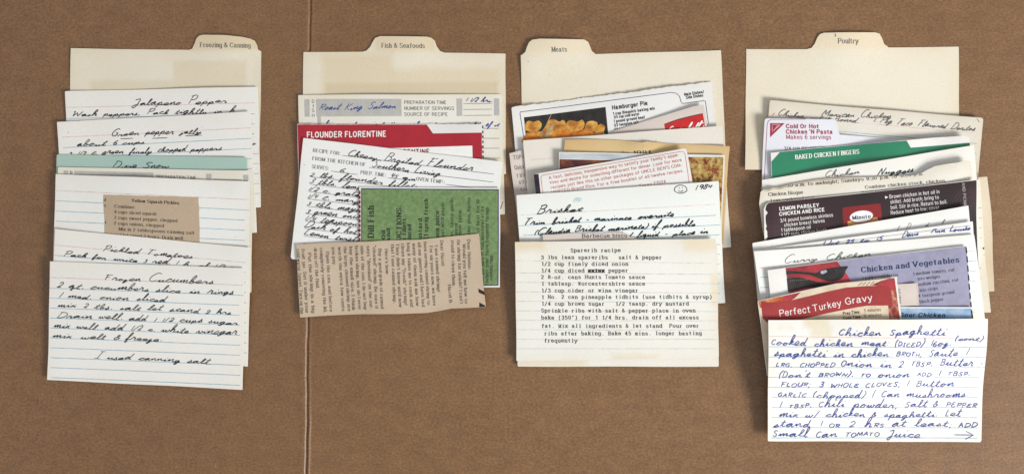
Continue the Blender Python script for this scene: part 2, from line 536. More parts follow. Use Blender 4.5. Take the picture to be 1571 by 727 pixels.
# ------------------------------------------------------------------ handwriting skeletons
HAND = {
'a': "0,1 4,7 8,10 5,10 1,6 1,1 4,0 7,5 9,10 8,4 9,0 12,2", 'b': "0,1 4,9 6,18 4,21 2,16 2,5 3,0 6,0 8,4 7,8 5,7 8,6 11,6",
'c': "0,1 4,8 8,10 8,8 5,10 2,6 2,2 4,0 7,0 10,2", 'd': "0,1 4,8 7,10 4,10 1,5 2,0 5,1 8,8 10,20 8,6 8,1 10,0 12,2",
'e': "0,1 4,3 8,7 7,10 4,10 1,6 1,2 4,0 7,0 10,2", 'f': "0,1 4,8 7,17 6,21 4,18 3,5 2,-9 3,-11 5,-7 4,0 5,2 9,2",
'g': "0,1 4,8 8,10 5,10 1,6 2,1 5,1 8,6 9,10 7,-2 4,-10 1,-9 3,-4 8,0 12,2", 'h': "0,1 4,9 7,18 5,21 3,16 2,0 4,7 7,10 9,8 8,2 9,0 12,2",
'i': "0,1 4,9 3,3 4,0 7,2; 5,14 6,15", 'j': "0,1 4,9 3,-3 1,-10 -2,-9 0,-4 7,2; 5,14 6,15",
'k': "0,1 4,9 7,18 5,21 3,16 2,0 4,6 7,10 7,7 4,5 7,1 10,2", 'l': "0,1 4,9 7,18 6,21 4,18 3,5 4,0 8,2",
'm': "0,1 3,9 3,0 6,8 8,10 8,5 8,0 11,8 13,10 14,8 13,2 14,0 17,2", 'n': "0,1 3,9 3,0 6,8 9,10 9,6 9,1 11,0 13,2",
'o': "0,1 4,8 6,10 3,9 1,4 3,0 6,1 8,6 6,10 8,8 11,7", 'p': "0,1 4,9 2,-5 1,-11 3,0 5,8 8,10 9,5 7,0 4,1 8,0 12,2",
'q': "0,1 4,8 8,10 5,10 1,6 2,1 5,1 8,8 8,-2 7,-10 9,-8 9,-2 12,2", 'r': "0,1 3,9 4,11 5,9 8,9 7,4 8,0 11,2",
's': "0,1 4,7 5,11 6,7 7,3 4,0 1,1 5,1 9,2", 't': "0,1 4,9 6,17 4,6 4,1 6,0 9,2; 1,12 9,13",
'u': "0,1 4,9 3,2 5,0 8,4 10,9 9,2 11,0 13,2", 'v': "0,1 3,9 5,8 5,2 7,0 10,5 9,10 10,8 12,7",
'w': "0,1 3,9 3,2 5,0 8,8 8,2 10,0 13,5 12,10 13,8 15,7", 'x': "0,1 4,9 6,6 7,1 10,1; 9,10 1,0",
'y': "0,1 3,9 3,3 5,1 8,5 9,9 7,-3 4,-10 1,-9 4,-3 12,2", 'z': "0,1 3,9 6,9 2,1 5,3 5,-4 2,-10 0,-7 4,-2 9,2",
'A': "0,0 6,20 6,20 11,0; 2,8 10,8", 'B': "1,0 2,20; 0,19 8,20 11,16 8,11 3,11 9,10 12,5 8,0 0,0",
'C': "12,17 8,20 3,17 0,9 2,2 7,0 12,3", 'D': "1,0 2,20; 0,19 8,19 13,12 11,4 5,0 0,0",
'E': "11,18 6,20 2,17 4,12 8,11 3,10 0,5 3,0 8,0 12,3", 'F': "3,20 4,19 3,0; 0,19 13,20; 2,11 10,11",
'G': "12,17 8,20 3,17 0,9 2,2 7,0 11,3 11,9 11,9 7,9", 'H': "2,20 1,0; 12,20 11,0; 1,10 12,10",
'I': "5,20 4,0; 1,20 9,20; 0,0 8,0", 'J': "1,18 6,20 10,20 9,2 6,-8 2,-8 2,-3 6,1 12,3",
'K': "2,20 1,0; 12,20 2,9 2,9 12,0", 'L': "4,20 2,10 2,0 2,0 11,1", 'M': "0,0 3,20 3,20 8,4 8,4 14,20 14,20 15,0",
'N': "0,0 3,20 3,20 10,0 10,0 13,20", 'O': "7,20 2,17 0,8 3,1 8,0 12,6 12,15 7,20",
'P': "2,0 3,20; 0,17 7,20 12,17 10,10 3,9", 'Q': "7,20 2,17 0,8 3,1 8,0 12,6 12,15 7,20; 8,5 13,-2",
'R': "2,0 3,20; 0,18 7,20 12,17 9,11 3,10 3,10 12,0", 'S': "12,17 8,20 3,18 3,13 9,9 10,4 6,0 0,3",
'T': "7,19 5,8 5,0; 0,19 13,20", 'U': "1,20 1,5 4,0 9,1 11,8 12,20 12,20 12,0", 'V': "0,20 5,0 5,0 13,20",
'W': "0,18 2,20 3,0 3,0 8,15 8,15 12,0 12,0 17,20", 'X': "1,20 11,0; 12,20 0,0", 'Y': "1,20 6,10; 13,20 3,0", 'Z': "0,19 12,20 12,20 0,0 0,0 12,1",
'0': "5,14 1,12 0,6 2,1 6,0 9,7 8,12 5,14", '1': "2,16 1,0", '2': "0,12 4,16 7,12 6,7 0,0 0,0 8,1", '3': "1,14 6,15 6,10 3,8 7,6 6,1 0,1",
'4': "1,15 0,7 0,7 8,7; 6,14 5,0", '5': "8,15 2,14 2,14 1,9 6,9 7,3 4,0 0,1", '6': "6,15 1,9 0,3 3,0 7,2 6,6 1,5", '7': "0,14 8,15 8,15 3,0",
'8': "6,13 2,14 2,10 7,5 5,0 1,1 1,5 7,11 6,14", '9': "7,12 3,14 1,10 4,7 7,11 6,0",
'.': "1,0 2,1 3,1", ',': "2,1 0,-4", ':': "1,0 2,1; 2,8 3,9", ';': "2,1 0,-4; 2,8 3,9", "'": "2,19 1,15", '"': "1,19 0,15; 4,19 3,15",
'(': "5,20 1,10 3,-4", ')': "1,20 5,10 0,-4", '/': "8,20 0,-2", '-': "0,7 6,7", '&': "10,1 4,10 4,14 7,14 6,10 1,5 2,0 6,1 10,6", '!': "2,18 1,5; 0,0 1,1",
'=': "0,5 7,5; 0,9 7,9",
}
def parse_hand():
    out = {}
    for ch, d in HAND.items():
        st = []
        for part in d.split(';'):
            st.append([tuple(float(v)/10 for v in t.split(',')) for t in part.split()])
        out[ch] = (st, max(p[0] for q in st for p in q))
    return out
HG = parse_hand()
def layout_hand(text, r, capscale, jit, gap):
    strokes = []; x = 0.0; prev = ''; ws = 1.0
    for ci, ch in enumerate(text):
        if ch == ' ':
            x += 1.5+r.uniform(-0.2, 0.35); ws = 1+r.uniform(-0.12, 0.12); prev = ''; continue
        st, wd = HG[ch]
        low = ch.islower()
        sc = capscale if ch.isupper() else 1.0
        if ch.isupper() and capscale < 0.7 and ci+1 < len(text) and text[ci+1].islower(): sc *= 1.45
        if prev and not (low and prev.islower()): x += 0.28
        elif prev: x += gap+0.05
        oy = r.uniform(-jit, jit); sy = 1+r.uniform(-jit, jit)*1.6; sk = r.uniform(-jit, jit)
        for s in st:
            c = crom(s, 4)
            q = []
            for px, py in c:
                yy = py*sc*sy*ws
                if low: yy = yy*0.74 if yy < 1 else 0.74+(yy-1)*1.30
                q.append((x+px*max(sc, 0.68)*(1+sk)*(1.12 if low else 1)+py*sk*0.5, yy+oy))
            strokes.append(q)
        x += wd*max(sc, 0.68)*(1+sk)*(1.12 if low else 1); prev = ch
    return strokes, max(x, 0.5)

# ------------------------------------------------------------------ printed lettering: skeleton faces drawn with a flat nib, "!" = a serif
BB = "1,5.2 2.5,6.8 4.3,6.8 5.8,5.3 5.8,1.7 4.3,.1 2.5,.1 1,1.6"
DB = "5.5,5.2 4.2,6.8 2.2,6.8 .6,5.2 .6,1.8 2.2,.1 4.2,.1 5.5,1.7"
OO = "4,10 1.3,8.5 .3,5 1.3,1.5 4,0 6.7,1.5 7.7,5 6.7,8.5 4,10"
FACE = {
'A': "0,0! 4,10 4,10 8,0!; 1.5,3.3 6.5,3.3", 'B': "1,0! 1,10!; 1,10 4,10 6.5,9 6.3,6 4,5.3 1,5.3; 4,5.3 7,4.6 7.2,1.2 4.5,0 1,0",
'C': "7.5,7.8 6,9.7 3.5,10 1,8 .3,5 1,2 3.5,0 6,.3 7.5,2.2", 'D': "1,0! 1,10!; 1,10 4,10 7,8.3 7.8,5 7,1.7 4,0 1,0",
'E': "1,0! 1,10!; 1,10 6.5,10; 1,5.2 5.5,5.2; 1,0 6.8,0", 'F': "1,0! 1,10!; 1,10 6.5,10; 1,5.2 5.5,5.2",
'G': "7.5,8 6,9.7 3.5,10 1,8 .3,5 1,2 3.5,0 6,.2 7.7,1.5 7.7,1.5 7.7,4.6 7.7,4.6 4.8,4.6", 'H': "1,0! 1,10!; 7.5,0! 7.5,10!; 1,5.2 7.5,5.2",
'I': "1,0! 1,10!", 'J': "5,10! 5,2.5 4,.2 2,0 .5,1 .4,2.5", 'K': "1,0! 1,10!; 7,10! 1,4; 3,5.8 7.5,0!", 'L': "1,10! 1,0!; 1,0 6.2,0",
'M': "1,0! 1,10!; 1,10 5,1 5,1 9,10; 9,10! 9,0!", 'N': "1,0! 1,10!; 1,10 7.5,0; 7.5,0 7.5,10!", 'O': OO,
'P': "1,0! 1,10!; 1,10 4.5,10 7,9.2 7.2,6 4.5,4.8 1,4.8", 'Q': OO+"; 5,2.5 8,-.7", 'R': "1,0! 1,10!; 1,10 4.5,10 7,9.2 7.2,6 4.5,4.8 1,4.8; 4,4.8 7.5,0!",
'S': "6.8,8 5.5,9.8 3,10 .9,8.6 1.2,6.3 3.7,5.2 6.5,4 7,1.7 5.3,.1 2.5,0 .5,1.9", 'T': "4,0! 4,10; 0,10 8,10",
'U': "1,10! 1,3.2 2.2,.4 4.2,0 6.3,.4 7.5,3.2 7.5,10!", 'V': "0,10! 4,0 4,0 8,10!", 'W': "0,10! 3,0 3,0 5.8,9.5 5.8,9.5 8.6,0 8.6,0 11.6,10!",
'X': "0,10! 7.4,0!; 7.4,10! 0,0!", 'Y': "0,10! 3.9,5; 7.8,10! 3.9,5; 3.9,5 3.9,0!", 'Z': "0,10 7,10 7,10 0,0 0,0 7.2,0",
'a': "1,5.7 2.2,6.9 4,7 5.2,5.8 5.2,5 5.2,1 6,0 6.5,.2; 5.2,4.3 2.5,3.8 .6,2.7 .6,1 2,0 4,.5 5.2,2", 'b': "1,10! 1,0; "+BB,
'c': "5.5,5.3 4.4,6.8 2.6,7 .9,5.5 .5,3.5 .9,1.5 2.6,0 4.4,.2 5.6,1.7", 'd': "5.5,10! 5.5,0!; "+DB,
'e': "1,3.7 5.7,3.7 5.7,3.7 5.2,6 3.4,7 1.4,6.2 .5,3.7 1,1.3 3,0 4.8,.3 5.8,1.7", 'f': "1.8,0! 1.8,8 2.6,9.8 4.2,9.8; 0,6.8 3.8,6.8",
'g': "5.5,7 5.5,-1.3 4.3,-2.9 2,-2.9 .8,-1.8; 5.5,5.2 4.2,6.8 2.2,6.8 .6,5.2 .6,2 2.2,.4 4.2,.4 5.5,2", 'h': "1,10! 1,0!; 1,5 2.5,6.8 4.2,6.9 5.3,5.5 5.3,0!",
'i': "1,7! 1,0!; 1,9.3 1,10.2", 'j': "2,7! 2,-1.5 1.2,-2.9 0,-2.8; 2,9.3 2,10.2", 'k': "1,10! 1,0!; 5.3,6.9! 1,2.8; 2.6,4.2 5.6,0!", 'l': "1,10! 1,0!",
'm': "1,7! 1,0!; 1,5 2.3,6.8 3.8,6.8 4.7,5.5 4.7,0!; 4.7,5 6,6.8 7.5,6.8 8.4,5.5 8.4,0!", 'n': "1,7! 1,0!; 1,5 2.5,6.8 4.2,6.9 5.3,5.5 5.3,0!",
'o': "3.3,7 1.1,6 .5,3.5 1.1,1 3.3,0 5.5,1 6.1,3.5 5.5,6 3.3,7", 'p': "1,7! 1,-3!; "+BB, 'q': "5.5,7 5.5,-3!; "+DB, 'r': "1,7! 1,0!; 1,4.8 2.3,6.7 3.9,6.7",
's': "5,5.5 4,6.8 2.2,7 .8,6 1.1,4.4 3,3.6 5,2.7 5.2,1 3.8,0 1.8,.1 .5,1.5", 't': "2,9 2,1.5 2.8,.1 4,.2; 0,6.8 4,6.8",
'u': "1,7! 1,2 2,.2 3.6,.1 5.3,1.8; 5.3,7! 5.3,0!", 'v': "0,7! 2.9,0 2.9,0 5.8,7!", 'w': "0,7! 2.2,0 2.2,0 4.3,6.6 4.3,6.6 6.4,0 6.4,0 8.6,7!",
'x': "0,7! 5.4,0!; 5.4,7! 0,0!", 'y': "0,7! 3,.2; 6,7! 2.3,-2.2 1.2,-2.9 .2,-2.7", 'z': "0,6.9 5,6.9 5,6.9 0,0 0,0 5.2,0",
'0': "3.2,10 1.2,8.5 .5,5 1.2,1.5 3.2,0 5.2,1.5 5.9,5 5.2,8.5 3.2,10", '1': "1,8 3,10; 3,10 3,0!", '2': ".7,7.6 1.5,9.6 3.5,10 5.3,8.8 5.2,6.3 .5,0 .5,0 6,0",
'3': ".8,8.3 2.3,10 4.5,9.7 5.4,7.7 4.4,5.6 2.6,5.2 2.6,5.2 4.9,4.7 5.8,2.6 4.6,.4 2.2,0 .5,1.7", '4': "4.4,0! 4.4,10; 4.4,10 .3,3 .3,3 6.2,3",
'5': "5.4,10 1.5,10 1.5,10 1,5.5 3.3,6.2 5.4,5 5.7,2.5 4.3,.3 2.2,0 .5,1.4", '6': "5.3,8.6 3.8,10 1.8,9 .7,5.5 .8,2 2.4,0 4.7,.4 5.8,3 4.7,5.6 2.4,5.8 .9,3.8",
'7': ".4,10 5.8,10 5.8,10 2.2,0", '8': "3.2,10 1.2,9 1.2,6.5 3.2,5.3 5.5,3.8 5.5,1.2 3.2,0 .9,1.2 .9,3.8 3.2,5.3 5.2,6.5 5.2,9 3.2,10",
'9': "1.1,1.4 2.6,0 4.6,1 5.7,4.5 5.6,8 4,10 1.7,9.6 .6,7 1.7,4.4 4,4.2 5.5,6.2",
'.': "1,-.2 1,.8", ',': "1.2,.8 .6,-1.8", ':': "1,-.2 1,.8; 1,5.4 1,6.4", ';': "1.2,.8 .6,-1.8; 1.2,5.4 1.2,6.4", "'": "1,10.4 .8,7.6", '"': "1,10.4 .8,7.6; 3,10.4 2.8,7.6",
'(': "2.8,11 1.2,8 .8,4.5 1.2,1 2.8,-2", ')': "0,11 1.6,8 2,4.5 1.6,1 0,-2", '/': "4.5,10.5 0,-1", '-': ".3,3.6 3.6,3.6", '!': "1,10.2 1,3; 1,-.2 1,.8", '?': "0,8 2,10 4.5,9 4.5,6.5 2.4,5 2.4,3; 2.4,-.2 2.4,.8",
'&': "8,0 2.4,7 2.2,9 3.5,10 5,9 4.6,7 1.4,4.4 .6,2 2,.1 4.6,.2 6.6,2 7.8,4.6", '\u00b0': "1.6,10.4 .4,9.2 1.6,8 2.8,9.2 1.6,10.4",
}
def nib(pts, thin, thick, z):
    V, F, D = [], [], []; n = len(pts)
    for i, (x, y) in enumerate(pts):
        a, b = pts[max(i-1, 0)], pts[min(i+1, n-1)]
        L = math.dist(a, b) or 1; dx, dy = (b[0]-a[0])/L, (b[1]-a[1])/L
        w = 0.5*(thin+(thick-thin)*abs(dy)**1.4)
        ex = 0.0
        V += [(x-dy*w, y+dx*w), (x+dy*w, y-dx*w)]; D += [z, z]
        if i: F.append((2*i-2, 2*i-1, 2*i+1, 2*i))
    return V, F, D
_face = {}
def glyph(ch, style):
    k = (ch, style)
    if k in _face: return _face[k]
    bold = 'bold' in style; mono = 'mono' in style; serif = 'serif' in style or mono
    if mono: thin, thick = (1.9, 2.2) if bold else (1.45, 1.70)
    elif serif: thin, thick = (1.0, 2.6) if bold else (0.75, 1.75)
    else: thin, thick = (2.0, 2.35) if bold else (1.10, 1.30)
    V, F, D = [], [], []; z = 0.0; mx = 0.0
    for part in FACE[ch].split(';'):
        pts = []; ser = []
        for t in part.split():
            f = t.endswith('!'); x, y = (float(v) for v in t.rstrip('!').split(','))
            pts.append((x, y)); mx = max(mx, x)
            if f: ser.append((x, y))
        runs = [[pts[0]]]
        for p in pts[1:]:
            if p == runs[-1][-1]: runs.append([p])
            else: runs[-1].append(p)
        for r in runs:
            if len(r) < 2: continue
            c = crom(r, 3) if len(r) > 2 else r
            # square the ends off by half a nib so corners close
            (x0, y0), (x1, y1) = c[0], c[1]; L = math.dist(c[0], c[1]); e = 0.3*thin
            c = [(x0-(x1-x0)/L*e, y0-(y1-y0)/L*e)]+list(c[1:])
            (x0, y0), (x1, y1) = c[-1], c[-2]; L = math.dist(c[-1], c[-2])
            c[-1] = (x0-(x1-x0)/L*e, y0-(y1-y0)/L*e)
            v, f, d = nib(c, thin, thick, z); b = len(V)
            V += v; F += [tuple(i+b for i in q) for q in f]; D += d; z += 2.5e-6
        if serif:
            h = 0.5*(thin*0.9); ov = 1.25+thick*0.35
            for (x, y) in ser:
                top = y > 4
                left = ov; right = ov
                if top and ch.islower() and ch not in 'vwxyk' : right = 0.1
                b = len(V)
                V += [(x-left, y-h), (x+right, y-h), (x+right, y+h), (x-left, y+h)]
                D += [z]*4; F.append((b, b+1, b+2, b+3)); z += 1e-6
    g = ([(x/10, y/10) for x, y in V], F, D, mx/10)
    _face[k] = g; return g
def layout_font(text, style, jit=0.0):
    mono = 'mono' in style; bold = 'bold' in style
    V, F, D = [], [], []; x = 0.0
    rr = random.Random(hash_str(text))
    for ch in text:
        if ch == ' ':
            x += 0.86 if mono else 0.46; continue
        Vg, Fg, Dg, wd = glyph(ch, style)
        ox = x+0.06; sc = 1.0; oy = rr.uniform(-jit, jit)
        if mono:
            sc = min(1.0, 0.60/wd) if wd > 0.3 else 1.0
            ox = x+(0.86-wd*sc)/2-0.03
        b = len(V)
        V += [(ox+px*sc, py+oy) for px, py in Vg]; D += Dg
        F += [tuple(i+b for i in f) for f in Fg]
        x += 0.86 if mono else wd+(0.26 if 'serif' in style else 0.25)+(0.08 if bold else 0)
    return V, F, D, max(x-(0 if mono else 0.12), 0.1)

# ------------------------------------------------------------------ palette
WHITE = (0.815, 0.80, 0.765)
OLD = (0.76, 0.70, 0.58)
IVORY = (0.79, 0.765, 0.70)
CREAM = (0.78, 0.72, 0.59)
TAN = (0.585, 0.47, 0.35)
M_card = paper('index_card_stock', WHITE, (0.79, 0.745, 0.65), 0.4)
M_card2 = paper('index_card_stock_older', IVORY, (0.74, 0.67, 0.52), 0.5, edge=0.5)
M_bright = paper('bright_white_paper', (0.83, 0.835, 0.82), (0.78, 0.74, 0.66), 0.25)
M_box = paper('carton_board', (0.80, 0.79, 0.77), (0.70, 0.66, 0.60), 0.3, rough=0.45, coat=0.25)
M_teal = paper('teal_card_stock', (0.38, 0.54, 0.485), (0.43, 0.54, 0.45), 0.3)
M_lilacwhite = paper('cool_coated_paper', (0.74, 0.74, 0.80), (0.66, 0.66, 0.72), 0.3, rough=0.4, coat=0.25)
M_news = paper('newsprint', TAN, (0.52, 0.39, 0.27), 0.4, grain=0.06)
M_news2 = paper('newsprint_clipping', (0.52, 0.40, 0.28), (0.44, 0.33, 0.22), 0.5, grain=0.06)
M_yellow = paper('yellowed_paper', (0.68, 0.52, 0.28), (0.60, 0.40, 0.18), 0.6, edge=0.7)
M_torn = paper('old_cookbook_page', (0.74, 0.715, 0.64), (0.66, 0.58, 0.45), 0.4, edge=0.6)
M_pinkpaper = paper('pinkish_thin_paper', (0.66, 0.58, 0.53), (0.58, 0.5, 0.44), 0.5)
def M_divider(st): return paper('divider_card_stock', CREAM, (0.70, 0.60, 0.43), 0.30, edge=0.40, stains_shade=st, grain=0.02)
def M_ivst(st): return paper('stained_index_card', (0.80, 0.785, 0.735), (0.76, 0.71, 0.60), 0.45, edge=0.6, stains_shade=st)
def M_whst(st): return paper('spotted_index_card', (0.82, 0.81, 0.78), (0.77, 0.72, 0.62), 0.3, edge=0.3, stains_shade=st)
M_red = blotch('printed_red', [(0.3, (0.34, 0.010, 0.022)), (0.7, (0.41, 0.014, 0.030))], 90, rough=0.5)
M_green = blotch('printed_green', [(0.3, (0.008, 0.175, 0.085)), (0.7, (0.012, 0.215, 0.105))], 60, rough=0.30, coat=0.9)
M_grass = blotch('mottled_green_print', [(0.3, (0.110, 0.185, 0.066)), (0.5, (0.152, 0.245, 0.092)), (0.7, (0.205, 0.30, 0.138))], 420, rough=0.6)
M_lilac = blotch('mottled_lilac_print', [(0.3, (0.25, 0.245, 0.36)), (0.7, (0.32, 0.315, 0.43))], 200, rough=0.5)
M_dark = blotch('dark_maroon_print', [(0.35, (0.009, 0.006, 0.007)), (0.65, (0.040, 0.012, 0.016))], 16, 3, rough=0.45, coat=0.1)
M_skyblue = blotch('cloudy_blue_print', [(0.35, (0.17, 0.34, 0.56)), (0.7, (0.45, 0.55, 0.66))], 120, rough=0.5)
M_bluegrey = blotch('blue_grey_print', [(0.35, (0.36, 0.42, 0.47)), (0.7, (0.60, 0.62, 0.62))], 70, rough=0.4, stretch=(1, 4, 1))
M_maroonphoto = blotch('dark_sauce_photo', [(0.30, (0.02, 0.004, 0.008)), (0.50, (0.10, 0.022, 0.015)), (0.75, (0.36, 0.13, 0.03))], 90, rough=0.4)
M_pasta = blotch('noodle_photo', [(0.30, (0.05, 0.010, 0.006)), (0.42, (0.26, 0.05, 0.02)), (0.50, (0.34, 0.23, 0.06)), (0.60, (0.52, 0.36, 0.12)), (0.75, (0.70, 0.55, 0.28))], 330, 6, rough=0.4, stretch=(1.2, 1, 1))
M_crust = blotch('pie_crust_photo', [(0.30, (0.18, 0.05, 0.008)), (0.45, (0.45, 0.17, 0.025)), (0.60, (0.66, 0.36, 0.06)), (0.75, (0.80, 0.60, 0.20))], 150, 5, rough=0.4)
M_filling = blotch('pie_filling_photo', [(0.35, (0.42, 0.06, 0.01)), (0.55, (0.66, 0.22, 0.02)), (0.7, (0.80, 0.42, 0.08))], 120, 4, rough=0.4)
M_tomato = blotch('tomato_photo', [(0.3, (0.34, 0.03, 0.012)), (0.55, (0.50, 0.12, 0.03)), (0.75, (0.66, 0.32, 0.12))], 160, 5, rough=0.4)
M_crumb = blotch('crumb_photo', [(0.35, (0.16, 0.012, 0.015)), (0.55, (0.32, 0.06, 0.04)), (0.72, (0.60, 0.36, 0.22))], 260, 4, rough=0.4, vor=260)
M_beigeprint = blotch('beige_print', [(0.3, (0.60, 0.47, 0.33)), (0.7, (0.74, 0.63, 0.48))], 120, rough=0.45)
M_banner = blotch('banner_red_print', [(0.3, (0.27, 0.018, 0.020)), (0.7, (0.36, 0.032, 0.032))], 70, rough=0.45, coat=0.1)
M_redcloth = blotch('red_cloth_photo', [(0.35, (0.22, 0.015, 0.025)), (0.65, (0.48, 0.05, 0.06))], 60, rough=0.4)
M_redlogo = blotch('red_label_print', [(0.3, (0.46, 0.012, 0.015)), (0.7, (0.58, 0.02, 0.022))], 80, rough=0.4)
M_orange = ink('orange_print', (0.70, 0.36, 0.12))
I_black = ink('black_ink', (0.012, 0.013, 0.022))
I_blue = ink('blue_ballpoint_ink', (0.035, 0.065, 0.28))
I_navy = ink('navy_print', (0.015, 0.03, 0.10))
I_pencil = ink('pencil', (0.11, 0.105, 0.11))
I_print = ink('black_print', (0.022, 0.019, 0.018))
I_soft = ink('faded_print', (0.075, 0.058, 0.045))
I_type = ink('typewriter_ink', (0.028, 0.024, 0.024), var=0.4)
I_grey = ink('grey_print', (0.46, 0.45, 0.42), var=0.06)
I_greytext = ink('grey_lettering', (0.12, 0.12, 0.12))
I_white = ink('white_print', (0.82, 0.81, 0.78), var=0.04)
I_redtxt = ink('orange_red_print', (0.52, 0.12, 0.07))
I_magenta = ink('crimson_print', (0.34, 0.02, 0.055))
I_darkred = ink('dark_red_print', (0.20, 0.012, 0.02))
I_lineblue = ink('pale_blue_rule', (0.27, 0.45, 0.55))
I_linepale = ink('faint_blue_rule', (0.54, 0.63, 0.64))
I_linepink = ink('pale_pink_rule', (0.72, 0.50, 0.46))
I_linepinkf = ink('faint_pink_rule', (0.75, 0.62, 0.54))
I_steel = ink('cutlery_print', (0.36, 0.28, 0.16))
G1, G2, G3, G4 = ('cards under the first divider from the left', 'cards under the second divider from the left',
                  'cards under the third divider from the left', 'cards under the rightmost divider')
GD = 'tabbed index dividers at the head of each row'

def ruled(s, pink, blue, mp=I_linepink, mb=I_lineblue, wp=0.8, wb=0.9):
    if pink: s.rules(mp, [pink], wp)
    s.rules(mb, blue, wb)
def rows(x0, y0, x1, y1, step, n, dstep=None):
    d2 = dstep or step
    return [(x0, y0+i*step, x1, y1+i*d2) for i in range(n)]

# ================================================================== COLUMN 1
d = Sheet('index_divider', 'cream index divider with its tab at the right, reading Freezing and Canning', 'divider',
  [(109,74),(290,76.6),(295,75),(299,66),(301.5,59),(306,54.5),(312,53.5),(345,54),(371,56.5),(385,59.5),(391,62.5),(394.5,69),(396,76),(401,78.7),(399.5,160),(397,262),(104,258)],
  M_divider, GD, stain_shade_px=[(266,94,378,175,3.5,(0.63,0.50,0.29),0.36),(140,124,266,175,4,(0.62,0.50,0.30),0.35),(295,50,400,76,4,(0.66,0.50,0.29),0.55)],
  lifts=[(350,56,0.0016,45),(109,74,0.0006,50)])
d.text('Freezing & Canning', (307,72.2), (385,73.4), 7.2, I_greytext, 'serif')
d.finish()

c = Sheet('index_card', 'white lined card, handwritten heading Jalapeno Pepper, directly below the leftmost divider top', 'index card',
  rounded([(100,140),(396,133),(400,318),(106,325)], 2), M_card, G1, lifts=[(330,134,0.0010,90),(100,140,0.0006,40)])
ruled(c, (101.5,165,398,158), rows(102,182,398,174.5,15.3,9))
c.hand('Jalapeno Pepper', (203,161.5), (349,158.5), 5.0, I_black)
c.hand('Wash peppers, Pack tightly in h', (110,178.5), (360,173), 4.4, I_black)
c.hand('hot jars, add vinegar and y', (112,194), (368,189), 4.4, I_black)
c.hand('and salt seal jars tightly   y', (112,222), (393,221), 4.4, I_black)
c.finish()

c = Sheet('index_card', 'white lined card with handwritten underlined heading Green pepper jelly, tilted slightly up to the right', 'index card',
  rounded([(88,187),(385,171.5),(394,357),(97,373)], 1.5), M_card, G1, lifts=[(372,172,0.0011,70),(88,187,0.0007,40)])
ruled(c, (89,211,386,196.5), rows(90,227,387,212.5,15.4,9))
c.hand('Green pepper jelly', (170,208.5), (309,204.5), 4.8, I_black)
for a in ((185,213,204,212.2),(234,212.4,257,211.4),(285,208.6,310,207.4)): c.line('handwriting', I_black, [a[:2], a[2:]], 1.0, 2)
c.hand('about 6 cups', (118,224.5), (222,221), 4.6, I_black)
c.hand('2 1/2 c. green finely chopped peppers', (105,239), (340,230), 4.4, I_black)
c.finish()

c = Sheet('index_card', 'pale teal green card showing only a thin strip of cursive writing', 'index card',
  rounded([(87,237),(380,241.5),(378,425),(85,421)], 3), M_teal, G1, lifts=[(360,242,0.0008,60)])
c.hand('Dixie Snow', (172,257), (259,258), 5.0, I_black)
c.finish()

def dish_header(s, f, hh):
    pass
c = Sheet('recipe_card', 'cream preprinted recipe card with grey bars, above the squash pickles card', 'recipe card',
  rounded([(89,256),(388,262),(385,449),(84,443)], [2,4,2,2]), M_card2, G1, lifts=[(380,263,0.0006,50)])
c.patch('grey_bar', [(98,261.5),(105,261.7),(105,275),(98,275)], I_grey)
c.text('D', (107.5,266.5), (111.5,266.6), 4.4, I_greytext, 'bold')
c.patch('grey_bar', [(114.5,262.2),(235.5,264.8),(235.2,276),(114.2,273.5)], I_grey)
c.text('PREPARATION TIME', (240,273.4), (302,275.2), 5.0, I_greytext, 'sans')
c.text('NUMBER OF SERVINGS', (240,282.4), (314,284.4), 5.0, I_greytext, 'sans')
c.patch('grey_bar', [(317,266.8),(325.5,267),(325.3,290),(316.8,290)], I_grey)
c.patch('grey_bar', [(374.5,268.4),(382.4,268.6),(382,292),(374.2,292)], I_grey)
c.line('ruled_lines', I_greytext, [(328,274.8),(372,275.9)], 0.8)
c.finish()

c = Sheet('index_card', 'white lined card with a brown newspaper clipping about squash pickles pasted on its middle', 'index card',
  [(85.5,267),(384,278.5),(380,463),(79,452)], paper('glossy_index_card', (0.83,0.825,0.79), OLD, 0.25, rough=0.4, coat=0.35), G1, lifts=[(225,272,0.0016,90),(384,278,0.0006,40)])
ruled(c, (86,292.3,383.5,306.5), rows(85.5,308,383,322.5,15.6,9))
c.patch('newspaper_clipping', wobble([(159.3,299),(305.5,302.3),(307.5,420),(162,417)], (0,1,3), 4, 0.5, 3), M_news2, 2)
t = 0
for (tx, x0, y0, x1, y1, st) in (('Yellow Squash Pickles',203,330.2,276,334.6,'serifbold'),):
    pass
for (tx, x0, y0, x1, st) in (('Yellow Squash Pickles',203,309.8,276,'serifbold'),('Combine:',176,318.5,208,'serif'),('8 cups sliced squash',176,327.0,240.5,'serif'),
   ('2 cups sweet pepper, chopped',175.5,335.8,272.5,'serif'),('2 cups onions, chopped',175,344.5,252,'serif'),('Mix in 2 tablespoons canning salt',182,353.4,298.5,'serif'),
   ('and let stand 2 hours. Drain well.',175,362.2,282,'serif'),('Add sugar and spices and simmer',175,371,290,'serif')):
    c.text(tx, (x0,y0), (x1,y0+(x1-x0)*0.052), 4.9, I_print, st, 3.2, 'clipping_text', parent='newspaper_clipping')
for (tx, x, y) in (('d',159.8,308.5),('s',160,317),('t',160.5,343)):
    c.text(tx, (x,y), (x+3,y+0.2), 4.6, I_print, 'serif', 3.2, 'clipping_text', parent='newspaper_clipping')
c.finish()

